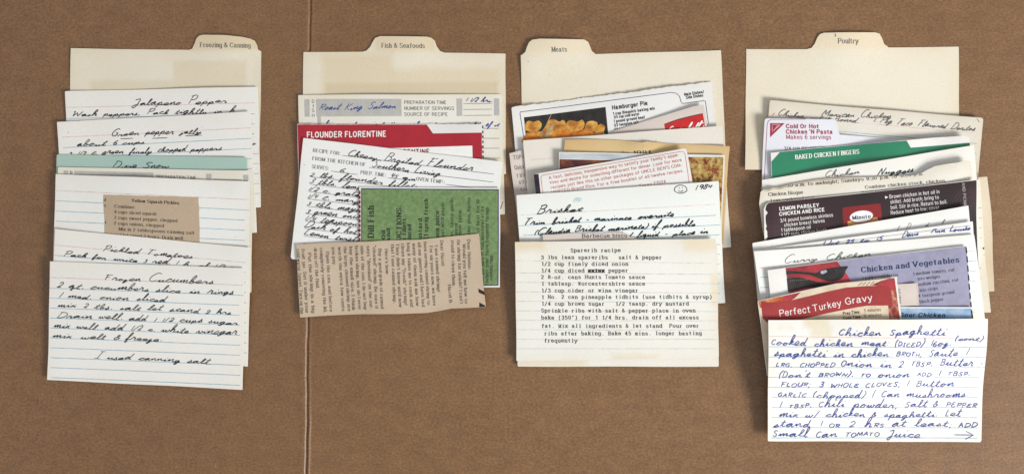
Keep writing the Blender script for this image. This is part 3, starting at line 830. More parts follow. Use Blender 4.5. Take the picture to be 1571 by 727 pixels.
c = Sheet('index_card', 'lined card with cursive heading Pickled Tomatoes, sloping down to the right above the front card', 'index card',
  [(86,351),(386,380),(378.5,563),(77,536)], M_card, G1, lifts=[(386,380,0.0008,50),(86,351,0.0008,50)])
ruled(c, (85,376,385,403.5), rows(84,391.5,384.5,418.5,15.5,9))
c.hand('Pickled Tomatoes', (158,385), (296,396), 4.8, I_black)
c.hand('Pack for write 3 red. 1 h. of 1/2 c.', (98,392.8), (362,413.5), 4.4, I_black)
c.finish()

c = Sheet('index_card', 'front card of the leftmost row, white lined, with seven cursive lines headed Frozen Cucumbers', 'index card',
  [(78,401),(376,411),(371.5,598),(72,583)], M_card, G1, lifts=[(376,411,0.0008,60),(72,583,0.0010,50),(371,598,0.0008,50)])
ruled(c, (77.5,425.5,375.5,437.5), rows(77,442,375,453,15.25,10,15.4))
for (tx, x0, y0, x1, y1) in (('Frozen Cucumbers',160,429,328,435.5),('2 qt. cucumbers slice in rings',88,441,359,452),('1 med. onion sliced',91,456,254,463),
  ('mix 2 tbs. salt let stand 2 hrs',89,471,355,481.5),('Drain well. add 1 1/2 cups sugar',87,487,365,497.5),('mix well. add 1/2 c. white vinegar',82,502.5,363,513.5),
  ('mix well & freeze.',80,517,247,524),('I used canning salt.',144,549.5,323,558)):
    c.hand(tx, (x0,y0), (x1,y1), 4.9, I_black)
c.finish()

# ================================================================== COLUMN 2
d = Sheet('index_divider', 'cream index divider with its tab in the middle, reading Fish and Seafoods', 'divider',
  [(465.5,79.5),(556,79.5),(562,78),(568,72),(571.5,65),(575.5,58.5),(583,55.8),(655,56.2),(662,58),(667,62.5),(670,71),(675,78),(682,80.6),(775.5,82.3),(776,267),(463,268)],
  M_divider, GD, stain_shade_px=[(494,84,602,170,6,(0.66,0.51,0.28),0.42),(598,106,766,170,7,(0.66,0.51,0.28),0.42),(500,128,764,170,3,(0.54,0.43,0.26),0.32),(575,50,668,78,4,(0.70,0.53,0.32),0.5)],
  lifts=[(620,56,0.0014,50)])
d.text('Fish & Seafoods', (585.5,73.3), (652,73.8), 7.2, I_greytext, 'serif')
d.finish()

c = Sheet('recipe_card', 'cream preprinted recipe card with grey bars and blue cursive title Roast King Salmon', 'recipe card',
  rounded([(457.5,145.5),(770.5,144.5),(774.5,329),(461.5,330)], [1,5,2,2]), M_card2, G2, lifts=[(600,145,0.0009,110)])
c.patch('grey_bar', [(467,152.5),(475,152.3),(475.4,179),(467.6,179)], I_grey)
for ch, y in (('D',157.8),('I',164.8),('S',171.8),('H',179.3)): c.text(ch, (478.3 if ch != 'I' else 479.7,y), (482.6 if ch != 'I' else 481.3,y), 5.0, I_greytext, 'sans')
c.patch('grey_bar', [(485,152),(616,152),(616.5,178.3),(485.5,178.6)], I_grey)
c.patch('grey_bar', [(487,178.6),(492.5,178.6),(493,215),(487.6,215)], I_grey)
for tx, x1, y in (('PREPARATION TIME',685,159.6),('NUMBER OF SERVINGS',696.8,168.7),('SOURCE OF RECIPE',687,177.8)):
    c.text(tx, (620.3,y), (x1,y), 5.3, I_greytext, 'sans')
c.patch('grey_bar', [(700.5,151.5),(709,151.4),(709.3,177.8),(700.8,177.9)], I_grey)
c.patch('grey_bar', [(757.8,151.2),(765.8,151.1),(766.2,177.2),(758.1,177.3)], I_grey)
for y in (159,168,177.2): c.line('ruled_lines', I_greytext, [(711,y),(755,y-0.4)], 0.7)
for i in range(9): c.line('ruled_lines', I_greytext, [(493,197.5+i*15.2),(766+i*0.3,197+i*15.2)], 0.7)
c.hand('Roast King Salmon', (489,168.5), (607,166.5), 4.9, I_blue)
c.hand('1 1/2 hrs.', (715,156), (755,156), 3.9, I_blue)
c.hand('brown salmon in butter with mushrooms and bits of it', (497,194.5), (765,194.5), 4.6, I_blue)
c.line('handwriting', I_pencil, [(771.5,309),(769,318),(767,321)], 1.0, 2)
c.finish()

c = Sheet('package_panel', 'red printed package panel with white capitals FLOUNDER FLORENTINE and a perforated right edge', 'package panel',
  wobble([(456.5,190.5),(741,190.2),(742.5,375),(460,380)], (0,1), 3, 0.5, 5), M_box, G2, lifts=[(735,192,0.0010,50),(456,190,0.0008,40)])
c.patch('red_print', wobble([(457.2,191.2),(655,191.2),(664.5,204.8),(739.8,203.7),(741.6,374),(460.6,379)], (3,), 3, 0.5, 5), M_red)
for i in range(22): c.patch('perforation', [(740.2+i*0.05,193+i*7.6),(742.0+i*0.05,193+i*7.6),(742.0+i*0.05,197+i*7.6),(740.2+i*0.05,197+i*7.6)], I_print, 1.8)
c.text('FLOUNDER FLORENTINE', (471,210.8), (593,209.2), 9.3, I_white, 'bold')
c.patch('white_panel', [(478,231),(724.8,223.5),(728,360),(480,365)], I_white, 2)
c.text('FLOUNDER FLORENTINE', (546,237.6), (659.5,236.2), 8.4, I_darkred, 'bold', 3)
c.finish()

c = Sheet('recipe_card', 'white preprinted recipe card headed Cheesy Broiled Flounder in cursive, tilted down to the right', 'recipe card',
  rounded([(466,211.5),(772,248.5),(751,434),(446,397)], [1,2,3,5]), M_bright, G2, lifts=[(466,212,0.0007,50),(446,397,0.0012,50),(770,250,0.0010,50)])
sl = 0.122
for tx, x0, y0, x1, sz in (('RECIPE FOR:',480.5,233,522,5.4),('FROM THE KITCHEN OF',479.4,245.3,561,5.4),('SERVES:',478.5,257.8,504,5.4),('PREP. TIME:',553,266.6,592,5.4),('OVEN TEMP.:',638.5,276.6,682,5.4)):
    c.text(tx, (x0,y0), (x1,y0+(x1-x0)*sl*0.97), sz, I_greytext, 'serif')
for x0, y0, x1, y1 in ((525,238.5,758,267.2),(566,256.8,757,279.4),(508,262.5,549,267.8),(595,273,637,277),(684,282.8,750,291)):
    c.line('ruled_lines', I_greytext, [(x0,y0),(x1,y1)], 0.8)
for i in range(12):
    x0 = 476-i*1.25; y0 = 271+i*11.35
    c.line('ruled_lines', I_greytext, [(x0,y0),(x0+272,y0+272*sl)], 0.7)
c.hand('Cheesy Broiled Flounder', (533,239.5), (725,262.6), 5.2, I_black)
c.hand('Southern Living', (570,256.5), (675,269.6), 4.8, I_black)
c.hand('6', (521,264), (526.5,264.8), 5.6, I_black); c.hand('45 min', (598,272.8), (637,277), 5.0, I_black)
for i, tx in enumerate(('2 lbs. flounder fillets','3 tbls. lemon juice cup','1/2 c. grated Parmesan cheese','1/4 c. margarine melted','3 tbls. mayonnaise whip','3 green onions chopped','1/4 teaspoon salt add to','Dash of hot pepper sauce','Lemon twists to garnish')):
    x0 = 476-i*1.4; y0 = 269.4+i*11.35; L = 7.1*len(tx)
    c.hand(tx, (x0,y0), (x0+L,y0+L*sl), 5.0, I_black)
c.finish()

c = Sheet('package_panel', 'green recipe panel with a thin dark border and bold text turned sideways', 'package panel',
  wobble([(551.5,286.3),(767.5,288.3),(767,440.5),(551,443)], (3,), 3, 0.4, 9), M_box, G2, lifts=[(767,288,0.0008,50),(767,440,0.0012,50)])
for i in range(20): c.patch('perforation', [(550.2,293+i*7.2),(553.3,293+i*7.2),(553.3,298.2+i*7.2),(550.2,298.2+i*7.2)], I_darkred, 1.8)
c.patch('dark_border', [(554.3,288.8),(765.6,290.6),(765.0,438),(554.0,441)], I_navy, 1)
c.patch('green_print', [(555.6,290.2),(764.2,292.0),(763.6,436.5),(555.3,439.5)], M_grass, 2)
for tx, bx, ytop, ybot, sz, st in (('Lemon and Dill Fish',573.0,315.5,436,10,'serifbold'),('1 Tbs. Olive Oil',590.5,353,436,6,'serifbold'),('1/4 c. dill and',598,350,428,6,'serifbold'),
   ('INSTRUCTIONS:',615.3,315,405,8,'serifbold'),('1 pound steaks or fillets',622.4,335,440,6.6,'serifbold'),('1 clove garlic, minced',630.5,344,438,6.6,'serifbold'),
   ('1/2 tsp. dry mustard',647,335,435,6.6,'serifbold'),('1 tsp. dried dill (1 sprig fresh',656,305,437,6.6,'serifbold'),('1 Tbs. lemon juice',673.3,323,410,7,'serifbold'),
   ('Rinse fish in water; pat with paper',680.8,310,437,5,'serif'),('Over low heat, saute garlic',695.0,303,410,5,'serif'),('in oil until fine flavor.',701.6,339,430,5,'serif'),('Stir in dill and lemon juice.',707.5,321,428,5,'serif'),
   ('Place on rack of broiler pan, baste',721.2,303,436,5,'serif'),('4 inches from source of heat for 10',735.3,306,436,5,'serif'),('min. per inch of fish measured at its',742,317,436,5,'serif'),('thickest point. Baste frequently through',749.2,318,436,5,'serif'),
   ('cooking time.',755.4,390,430,5,'serif')):
    c.text(tx, (bx,ybot), (bx+0.3,ytop), sz, I_print, st, 3)
c.finish()

c = Sheet('newspaper_clipping', 'tan newspaper clipping with columns of print turned sideways at the foot of the second row', 'newspaper clipping',
  [(454.5,374.6),(500,372.6),(560,370.8),(600,368.3),(640,367.6),(660,366),(700,362),(735,358.6),(737,380),(741.5,430),(744,455),(745.5,470.7),(715,472.6),(692,473.6),(672,477.5),(655,480),(610,481.6),(560,482),(500,484.5),(460,487),(458,450),(456,400)],
  M_news, G2, thick=0.00012, stiff=14, lifts=[(460,487,0.0022,70),(745,470,0.0014,60),(600,482,0.0012,60)])
NT2 = [('Dear Heloise:',717,367.3,719,413),('Would you tell me how to',710,374.4,713.6,465.5),("fix shrimp for salads? I can't",701.5,367.7,706.2,466),('stand to clean them.',692.4,368.3,694.7,439),('Hazel B.',687.6,436.6,689.5,466.3),
 ('Dear Hazel:',675.5,368.7,678,408.5),('I use canned shrimp!',667.4,376.4,671.2,447.6),('For six years now, we have',659.3,377.3,664.5,468.8),('been serving canned shrimp to',650.4,371,655.8,467.8),('all our guests and I have had',641.4,371.6,647.6,470.7),
 ('many of them ask me how',633.1,373.5,638.5,469.7),('long it takes me to cook and',624.6,372.3,629.8,470.7),('clean my "fresh" shrimp!',615.8,373,620.8,468),("They didn't know until now",607.7,373.5,612.5,471.7),('that I use canned shrimp.',600.2,374.4,603.8,465),
 ("Here's how:",590.8,382,592.3,421.6),('Buy a good grade of canned',580.8,381.5,584.6,473.6),('"cleaned" shrimp. Be sure it',572.2,376.5,575.9,474),('says "deveined" on the out-',563,377,567.5,475),('side of the can. I do not buy',553.4,377,558.4,475.4),
 ('broken shrimp, nor do I ever',545,377,549.7,475.4),('buy the small size. I think',536.2,377.8,540.2,476),('the large, cleaned shrimp are',527.4,378.3,533.4,477.5),('worth the extra few cents',518.8,379,524.3,477.5),('you pay.',509.3,379.2,511,407.2),
 ('Open the can, and before',500.4,386,505.5,478.4),('completely removing the lid,',491,380.3,496.8,479.5),('drain off the fluid.',482.2,380.5,485.3,443),('Put the shrimp in a big',473,388,478.5,480.2),('fruit jar. Set it under your',463.4,381.8,469,480.6),('cold water faucet. Turn on the',455.6,382,461.2,481.6)]
for tx, x0, y0, x1, y1 in NT2: c.text(tx, (x0,y0), (x1,y1), 4.9, I_soft, 'serif', 2)
c.patch('printed_bar', [(734.3,442.6),(743.2,447),(744.3,452.8),(735,448.8)], I_print, 2)
c.patch('printed_bar', [(735.8,463.8),(744.6,468.6),(744.9,470.3),(735.5,470.9)], I_print, 2)
c.line('printed_bar', I_print, [(675,473.6),(677.5,477)], 1.6, 2); c.line('printed_bar', I_print, [(681,472.8),(678.5,476.6)], 1.4, 2); c.line('printed_bar', I_print, [(685.5,472.4),(687,474.4)], 1.6, 2)
c.finish()

# ================================================================== COLUMN 3
d = Sheet('index_divider', 'cream index divider with its tab at the left, reading Meats', 'divider',
  [(799,85.5),(801,84.5),(806,80.5),(809,72),(812,65.5),(817,61.6),(828,60),(896,60.4),(902.5,64),(905,70),(908,78),(913.5,82.8),(1106,77),(1111,180),(1114,262),(803,270)],
  M_divider, GD, stain_shade_px=[(806,54,912,82,4,(0.80,0.66,0.44),0.45)], lifts=[(850,61,0.0018,45),(806,84,0.0010,30),(1106,77,0.0005,40)])
d.text('Meats', (846.5,80), (870,79.4), 7.6, I_greytext, 'serif')
d.finish()

P = [(785,164.5),(1092,125.5),(1099,194),(1104,262),(796,300)]
c = Sheet('package_panel', 'white recipe panel headed Hamburger Pie with a serrated top edge and a pie photo', 'package panel',
  wobble(rounded(P, [3,1,0,0,0]), (5,), 2.2, 0.7, 4), M_box, G3, lifts=[(785,164,0.0014,45),(1000,136,0.0012,90)])
bl = [(804.5,217),(802,200),(798,175),(798.5,172),(1018,143.6),(1030,142),(1038,143.5),(1042.5,148),(1045,157),(1047,159),(1080,154.6),(1082.3,155.4),(1083.5,165),(1087,190)]
c.line('border_line', I_navy, bl, 0.9, 1)
c.patch('food_photo', [(804,180.2),(929,164.2),(933.5,209),(808,224)], I_print, 1)
for pc in ([(805,199),(806,190),(811,185.5),(819,187),(826,185),(831,190),(828,199),(816,203)], [(833,200),(838,190),(842,184.5),(850,183),(858,186.5),(864,184),(868,190),(864,201),(848,205)],
           [(866,199),(870,187),(877,184.5),(886,186.5),(893,183.5),(897,190),(893,199),(880,203)], [(896,199),(900,188),(907,185.5),(914,186.5),(917,190),(915,200),(905,203)],
           [(912,204),(917,193),(923,190),(928.5,195),(926,203),(931,207.5),(919,209)], [(808,204),(836,201),(866,203),(895,201),(918,208),(931,209.5),(926,216),(808,223)]):
    c.patch('pie_crust', crom(pc+[pc[0]], 3)[:-1], M_crust, 1.8, 0.002)
c.patch('pie_filling', [(807.5,206),(818,205),(832,212),(850,205),(864,199),(880,203),(896,198),(907,202),(918,207),(926,209),(925,212),(808,223)], M_filling, 2.6, 0.002)
c.line('cutlery', I_steel, [(846,175),(838,192),(826,211)], 1.0, 3.4); c.line('cutlery', I_steel, [(849,190),(840,205),(835,214)], 5, 3.3)
for tx, x0, y0, x1, y1, sz in (('Hamburger Pie',939.3,168.2,993.8,161,6.9),('1 cup Bisquick baking mix',940.8,176.6,1005,168,4.7),('1/4 cup cold water',942,182,981.4,176.6,4.7),('1 pound ground beef',942,188.2,990,181.6,4.7),('1/2 teaspoon salt',942.3,194.4,980,189,4.7),
   ('1/4 teaspoon pepper',942.5,200.6,986,195,4.7),('Main Dishes/',1050,147,1080.4,142.6,4.7),('Side Dishes',1052.6,151.9,1079,148,4.7)):
    c.text(tx, (x0,y0), (x1,y1), sz, I_print, 'bold')
c.finish()

c = Sheet('coupon', 'greyish pink paper slip with part of a red label, over the pie recipe panel', 'paper slip',
  [(918,213),(940,201),(1010,179.5),(1064,163.5),(1079.3,161),(1083,180),(1088,225),(940,250)], M_pinkpaper, G3, thick=0.00012, stiff=12, lifts=[(1079,161,0.0018,45),(1010,180,0.0008,50)])
c.patch('red_label', [(1019,191.4),(1040,184),(1060,179),(1078.3,175),(1080,184),(1082,198),(1023,210)], M_redlogo, 1)
c.line('label_edge_line', I_print, [(1019,190.8),(1040,183.4),(1060,178.4),(1078.3,174.4)], 0.9, 1.6)  # thin dark line along the label's upper edge
c.hand("Campbell's", (1024,204.5), (1080,196), 5.6, I_white, width=1.5, level=2)
c.finish()

c = Sheet('recipe_slip', 'pale slip at the left edge of the third row with TOP and Quick in print', 'paper slip',
  [(782,235.4),(802,230),(870,226),(886,395),(801,400)], M_pinkpaper, G3, thick=0.00014, stiff=16, lifts=[(782,235,0.0012,30)])
for tx, x0, y0, x1, y1, sz in (('TOP-OF-STOVE',788,245.2,836,240,6.5),('Quick and easy dinner',790,260.2,850,254,6.5),('1 1/2 cups rice',793,272,835,267.6,5.2),('1/2 cup onion',796,282.6,835,278,5.2),('1 can soup',798.6,293.4,830,289,5.2)):
    c.text(tx, (x0,y0), (x1,y1), sz, I_greytext, 'sans' if sz > 6 else 'serif')
c.finish()

c = Sheet('index_card', 'blank off white lined card lying under the yellowed paper in the third row', 'index card',
  rounded([(803,216),(1108,193),(1122,379),(817,402)], [1,1,2,1]), paper('greyish_index_card', (0.72,0.68,0.62), OLD, 0.35), G3, lifts=[(803,216,0.0008,40),(960,205,0.0008,100)])
ruled(c, (805,246,1110,223), rows(806,262,1111,239,15.6,9), I_linepink, I_linepale)
c.line('handwriting', I_print, [(1005.8,215.5),(1006.6,216)], 1.3, 2)
c.finish()

c = Sheet('yellowed_paper', 'yellowed tan paper with a vertical crease, partly hidden by the food photo panel', 'old paper',
  [(867,214.6),(900,213.8),(945,215),(985,219),(992,217.5),(1040,221),(1085,222.5),(1119.5,225),(1117,250),(1110,375),(858,372),(865,234)], M_yellow, G3, thick=0.00014, stiff=18, lifts=[(988,218,0.0014,20),(1119,225,0.0012,40),(867,214,0.001,40)])
c.text('in 1981', (954,238), (998,237), 6, I_print, 'serif')
c.line('crease_mark', ink('crease_wear', (0.74,0.60,0.36)), [(988.8,218.6),(987.5,226),(989,240)], 1.3, 1)
c.finish()

c = Sheet('package_panel', 'food photo panel showing noodles at its right end and a blue grey strip on top', 'package panel',
  [(858,233.5),(960,235),(1112,238.3),(1107,365),(855,365)], M_box, G3, lifts=[(858,234,0.0012,40),(1110,239,0.0006,40)])
c.patch('blue_grey_strip', [(859.5,235),(1040,238.2),(1040,246),(859,244)], M_bluegrey)
c.patch('sauce_photo', [(858.6,244.6),(1060,248),(1060,363),(856,363)], M_maroonphoto, 1)
c.patch('noodle_photo', [(1056,241.2),(1109.6,241.2),(1105,363),(1056,363)], M_pasta, 1.8)
c.finish()

c = Sheet('package_panel', 'white carton panel with four lines of small orange red print, tilted up to the right', 'package panel',
  rounded([(820,267),(1053,227.6),(1066,300),(832,335)], [2,4,1,1]), M_box, G3, thick=0.0004, lifts=[(1053,228,0.0016,50),(820,267,0.0010,40)])
c.patch('dark_side_strip', [(819,267.8),(826.3,266.8),(831,310),(824,312)], ink('dark_plum_print', (0.022, 0.014, 0.028)))
c.line('border_line', I_redtxt, [(836,320),(830.5,277),(830,271.5),(833.5,268.6),(1044,232.8),(1048.5,233),(1051,237),(1060,298)], 0.7, 1)
for tx, x0, y0, x1, y1 in (("A fast, delicious, inexpensive way to satisfy your family's appe-",842.6,275.2,1042,239.6),('tites and desire for something different for dinner. Look for more',843.6,282.6,1046,247.4),
   ("recipes just like this on other packages of UNCLE BEN'S CON-",845,290,1046.6,255.4),('VERTED Brand Rice. For a free booklet of all twelve recipes.',846.4,297.6,1048.6,263.8),('write Dept. R, P.O. Box 1752, Houston, Texas 77024',857,309.6,1022,280.6)):
    c.text(tx, (x0,y0), (x1,y1), 4.9, I_redtxt, 'sans')
c.finish()

c = Sheet('index_card', 'white lined card headed Brisket with a smiley face and 1984 in its top right corner', 'index card',
  rounded([(793,299.8),(1102,278),(1113,465),(803,484)], 1.5), paper('cool_white_card', (0.80,0.825,0.80), (0.78,0.76,0.68), 0.3), G3, lifts=[(793,300,0.0008,40),(1102,278,0.0010,60)])
ruled(c, (795,330.5,1104,313.5), rows(796,346.5,1105,330,15.0,9), I_linepinkf, I_lineblue)
c.hand('Brisket', (824,328), (893,324.5), 5.4, I_black, 1.4)
c.hand('Trim brisket - marinate overnite', (803,345.6), (1033,332.6), 4.6, I_black, 1.4)
c.hand("(Claudia Brisket marinate) if possible", (820,359.5), (1066,346.2), 4.6, I_black, 1.4)
c.hand('use brisket sauce and liquid - place in', (822,373.5), (1086,358), 4.6, I_black, 1.4)
c.hand('1984', (1066,291.8), (1091,288.6), 4.8, I_black, 1.2)
sm = [(1044+9.6*math.cos(a)*(1+0.05*math.sin(3*a)), 290.6+6.2*math.sin(a)) for a in [i*2*PI/24 for i in range(25)]]
c.line('handwriting', I_black, sm, 1.0, 2)
c.line('handwriting', I_black, [(1041.6,287.6),(1041.8,289.6)], 1.0, 2); c.line('handwriting', I_black, [(1046.4,287.2),(1046.5,289.2)], 1.0, 2)
c.line('handwriting', I_black, [(1040.4,292.4),(1042.5,294.2),(1045.6,294.2),(1048,292)], 1.0, 2)
c.patch('pale_blue_smudge', rounded([(882,303.8),(893,303.6),(892,309),(879,311.5)], 4), ink('blue_smudge', (0.50,0.60,0.60)), 1.5)
c.finish()

c = Sheet('newspaper_clipping', 'torn tan strip reading Barbecue biscuits, tucked above the typed sparerib card', 'newspaper clipping',
  [(833,359.5),(850,359.8),(880,357.0),(905,357.6),(925,357.8),(940,355.8),(958,357.0),(968,363.5),(977,366),(985.5,369.2),(982,373.5),(985,392),(834,394)], M_pinkpaper, G3, thick=0.00012, stiff=12, lifts=[(985,369,0.0010,25),(835,362,0.0008,25)])
c.text('Barbecue biscuits', (892.6,364.9), (974,363.7), 6.2, I_print, 'sans')
c.finish()

c = Sheet('index_card', 'cream card whose bottom edge alone shows beneath the typed sparerib card', 'index card',
  rounded([(796,380),(1100,377),(1103,563),(793.6,562.8)], 2.5), M_ivst, G3, stain_shade_px=[(793,552,900,564,5,(0.74,0.62,0.42),0.6)], lifts=[(1103,563,0.0008,50)])
c.finish()

c = Sheet('index_card', 'yellow stained card with a typewritten recipe headed Sparerib recipe', 'index card',
  rounded([(790.6,371.4),(1098,366),(1103.3,548.5),(792,554.5)], [1,2,2,2]), M_ivst, G3, lifts=[(1098,366,0.0012,60),(790.6,371,0.0008,40),(945,552,0.0006,80)],
  stain_shade_px=[(788,366,838,384,6,(0.72,0.58,0.36),0.6),(1050,364,1100,384,6,(0.76,0.62,0.38),0.5),(940,544,1010,556,5,(0.72,0.60,0.42),0.5),(1090,420,1104,470,3,(0.76,0.62,0.42),0.5)])
ruled(c, (792,400,1099.5,404), rows(792,418.5,1100,421,14.6,9,14.3), I_linepinkf, I_linepale, 0.7, 0.8)
PT = 5.165
for tx, x0, y0 in (('Sparerib recipe',875.3,386.6),('3 lbs lean spareribs   salt & pepper',830,397.4),('1/2 cup finely diced onion',830,407.4),('1/4 cup diced       pepper',830,417.6),('2 8-oz. cans Hunts Tomato sauce',830,427.6),
   ('1 tablesp. Worcestershire sauce',830,437.8),('1/3 cup cider or wine vinegar',830,448.2),('1 No. 2 can pineapple tidbits (use tidbits & syrup)',830,458.2),('1/4 cup brown sugar   1/2 teasp. dry mustard',830,468.6),
   ('Sprinkle ribs with salt & pepper place in oven',830,479.2),('bake (350°) for 1 1/4 hrs. drain off all excess',830,489.8),('fat. Mix all ingredients & let stand  Pour over',830.5,502.8),('ribs after baking. Bake 45 mins. longer basting',834.6,514.2),('frequently',834.6,525.4)):
    L = PT*len(tx)
    c.text(tx, (x0,y0), (x0+L,y0-0.2), 5.7, I_type, 'mono', jit=0.05)
c.text('onion', (902,417.6), (928,417.5), 5.7, I_type, 'monobold'); c.text('xxxxx', (902.4,417.8), (928.4,417.7), 6.4, I_type, 'mono', 2.6)
c.finish()

# ================================================================== COLUMN 4
d = Sheet('index_divider', 'cream index divider with its tab left of the middle, reading Poultry', 'divider',
  [(1145,75.3),(1238,75.2),(1245,73.5),(1250,67),(1254,57.5),(1258,52.6),(1264,50.6),(1343,49.9),(1349.5,52),(1353,58),(1356.5,67.5),(1363.5,72.6),(1471,71.6),(1472,262),(1143,260.5)],
  M_divider, GD, stain_shade_px=[(1250,46,1356,74,4,(0.78,0.62,0.40),0.45),(1140,176,1180,264,4,(0.64,0.54,0.38),0.4)], lifts=[(1304,50,0.0016,50),(1145,262,0.0022,60)])  # lower-left strip is shade beside the cards, painted into the divider colour
d.text('Poultry', (1285,66.8), (1316.5,67.0), 8.0, I_greytext, 'serif')
d.line('pen_mark', I_soft, [(1280.5,51.6),(1281.6,54.6),(1280.6,57)], 0.9, 2)
d.finish()

c = Sheet('index_card', 'greyish worn card with pencil cursive heading Mexican Chicken, sloping down to the right', 'index card',
  rounded([(1180.5,154),(1508,181),(1503,240),(1496,345),(1168,322)], [3,4,0,2,1]), paper('worn_index_card', (0.72,0.69,0.615), (0.64,0.56,0.43), 0.5, edge=0.6), G4, lifts=[(1180,154,0.0016,50),(1508,181,0.0018,50),(1350,168,0.0010,90)])
ruled(c, (1180,176,1506,205.5), rows(1179,192,1505,221,15.2,8))
c.hand('Mexican Chicken', (1260,177), (1366,182.5), 5.2, I_pencil, 1.15)
c.hand('1 Chicken, cut & Boned.', (1184,177.6), (1316,188.6), 4.4, I_pencil, 1.1)
c.hand('1. Pkg Taco Flavored Doritos', (1339,187.8), (1494,201), 4.7, I_pencil, 1.15)
c.line('handwriting', I_pencil, [(1498,182.5),(1502,188)], 0.9, 2)
c.line('crease_mark', ink('crease_wear_pale', (0.78,0.75,0.68)), [(1347.5,183),(1346.5,192),(1347,203)], 0.8, 1.2)
c.finish()

c = Sheet('recipe_card', 'cool white coated card with crimson print Cold or Hot Chicken and a red triangle emblem', 'recipe card',
  rounded([(1172.5,182),(1283,183),(1287.5,206),(1482,222),(1478,310),(1167,310)], [5,6,2,3,1,1]), M_lilacwhite, G4, lifts=[(1230,183,0.0014,60),(1172,182,0.0008,30),(1482,222,0.0016,60)])
c.line('border_line', I_magenta, [(1171.5,300),(1176.5,192),(1178,186.6),(1182,183.6),(1236,183.2)], 0.7, 1)
tri = [(1181,189.4),(1203.2,189.4),(1181,211)]
c.patch('triangle_emblem', tri, I_magenta, 1)
for pts in ([(1184,191.3),(1196,191.2),(1184.5,203),(1184,191.3)], [(1186.5,201),(1193,191.5)], [(1188.5,198.8),(1196.6,191.8)]): c.line('emblem_stroke', I_white, pts, 0.45, 2)
for tx, y, x1, st in (('Cold Or Hot',196.8,1256,'bold'),("Chicken 'N Pasta",205.2,1277.5,'bold'),('Makes 6 servings',213.4,1275,'sans')):
    c.text(tx, (1205.4,y), (x1,y), 6.7, I_magenta, st)
c.text('3/4 cup mayonnaise', (1203,230.2), (1266,227.8), 5.2, I_print, 'sans')
c.text('1/2 cup sour cream', (1203,239.2), (1266,236.8), 5.2, I_print, 'sans')
c.finish()

c = Sheet('package_panel', 'glossy dark green carton panel with white print BAKED CHICKEN FINGERS', 'package panel',
  [(1182,234.6),(1250,227),(1340,219.4),(1390,215.4),(1430,211.6),(1482,208.4),(1486.5,213),(1492,300),(1186,315)], M_box, G4, lifts=[(1374,214,0.0028,50),(1182,235,0.0012,40),(1484,210,0.0016,40)])
c.patch('green_print', [(1196.5,233.6),(1250,227.7),(1340,220.1),(1390,216.2),(1396.5,227),(1486.6,219.4),(1491,299),(1186.5,313),(1183.4,248.2)], M_green, 2, 0.0022)
c.text('BAKED CHICKEN FINGERS', (1220,244.2), (1318.6,235.4), 7.2, I_white, 'serifbold', 3.6)
c.finish()

c = Sheet('index_card', 'cream card showing only its right edge, outermost on the right of the poultry row', 'index card',
  [(1200,296),(1513,271.4),(1520,325),(1523,363),(1524,410),(1525.5,447),(1210,470)], paper('aged_index_card', (0.70,0.62,0.49), (0.60,0.48,0.32), 0.5), G4, lifts=[(1525,447,0.0016,60)])
c.finish()
c = Sheet('index_card', 'lined card showing its right edge with rule ends, just inside the outermost card', 'index card',
  [(1190,302),(1502,275),(1511.5,400),(1520,479),(1205,498)], M_card2, G4, lifts=[(1520,479,0.0014,50),(1508,360,0.0008,60)])
ruled(c, None, rows(1191,310,1505,288,15.4,12), I_linepink, I_greytext, wb=0.6)
c.hand('or 2', (1507,382), (1515,381), 3.0, I_black, 0.9); c.hand('2..', (1509,391), (1517,390), 3.0, I_black, 0.9)
c.finish()

c = Sheet('index_card', 'clean cream card with handwriting crossed by a torn page edge, below the green panel', 'index card',
  rounded([(1168.8,276),(1493,223),(1498,276),(1506,400),(1182,440)], [1,2,0,1,1]), M_card, G4, lifts=[(1340,246,0.0012,110),(1493,223,0.0010,40)])
c.hand('Chicken', (1265,272), (1318,266), 4.2, I_pencil, 1.1)
c.hand('Nuggets', (1346,268.4), (1400,263.6), 5.0, I_black, 1.2)
c.finish()

c = Sheet('torn_page', 'torn cookbook page with a ragged top edge and old serif print Chicken Bisque', 'torn page',
  [(1166.5,294),(1172,290.5),(1178,291),(1186,287.6),(1196,288.4),(1206,285),(1216,282.4),(1228,280),(1240,277.8),(1252,276),(1270,274.2),(1290,273.2),(1312,272),(1336,271.6),(1360,270.4),(1385,269.6),(1402,269),(1413,265.6),(1422,260.6),(1433,255.4),(1450,252.2),(1466,250),(1482,246.6),(1487,248),(1491,276),(1494,330),(1172,360),(1164.5,312)],
  M_torn, G4, thick=0.00014, stiff=10, lifts=[(1440,254,0.0026,50),(1485,250,0.0020,40),(1168,296,0.0022,40),(1300,274,0.0010,80)])
c.line('torn_fibres', ink('torn_edge_brown', (0.42,0.27,0.16)), [(p[0], p[1]+1.6) for p in c.poly[1:26]], 0.9, 1.4)
for tx, x0, y0, x1, y1, sz, st in (('7:30 a.m. to midnight; Sundays 9:30',1200,287.8,1345,275.4,5.0,'serif'),('p.m. to 10:00 p.m.',1350,275,1415,268.8,5.0,'serif'),('Chicken Bisque',1178.8,301,1232.4,297,5.4,'serif'),
   ('Combine chicken stock, chicken,',1327,289.6,1450.4,279.4,5.0,'serif'),('green peppers, and sherry; heat and',1320,297.4,1450,287.2,5.0,'serif'),('1 can condensed soup',1182,310,1250,305,5.0,'serif')):
    c.text(tx, (x0,y0), (x1,y1), sz, I_soft if sz < 5.2 else I_print, st, 2, shear=0.12 if 'a.m' in tx else 0)
c.finish()

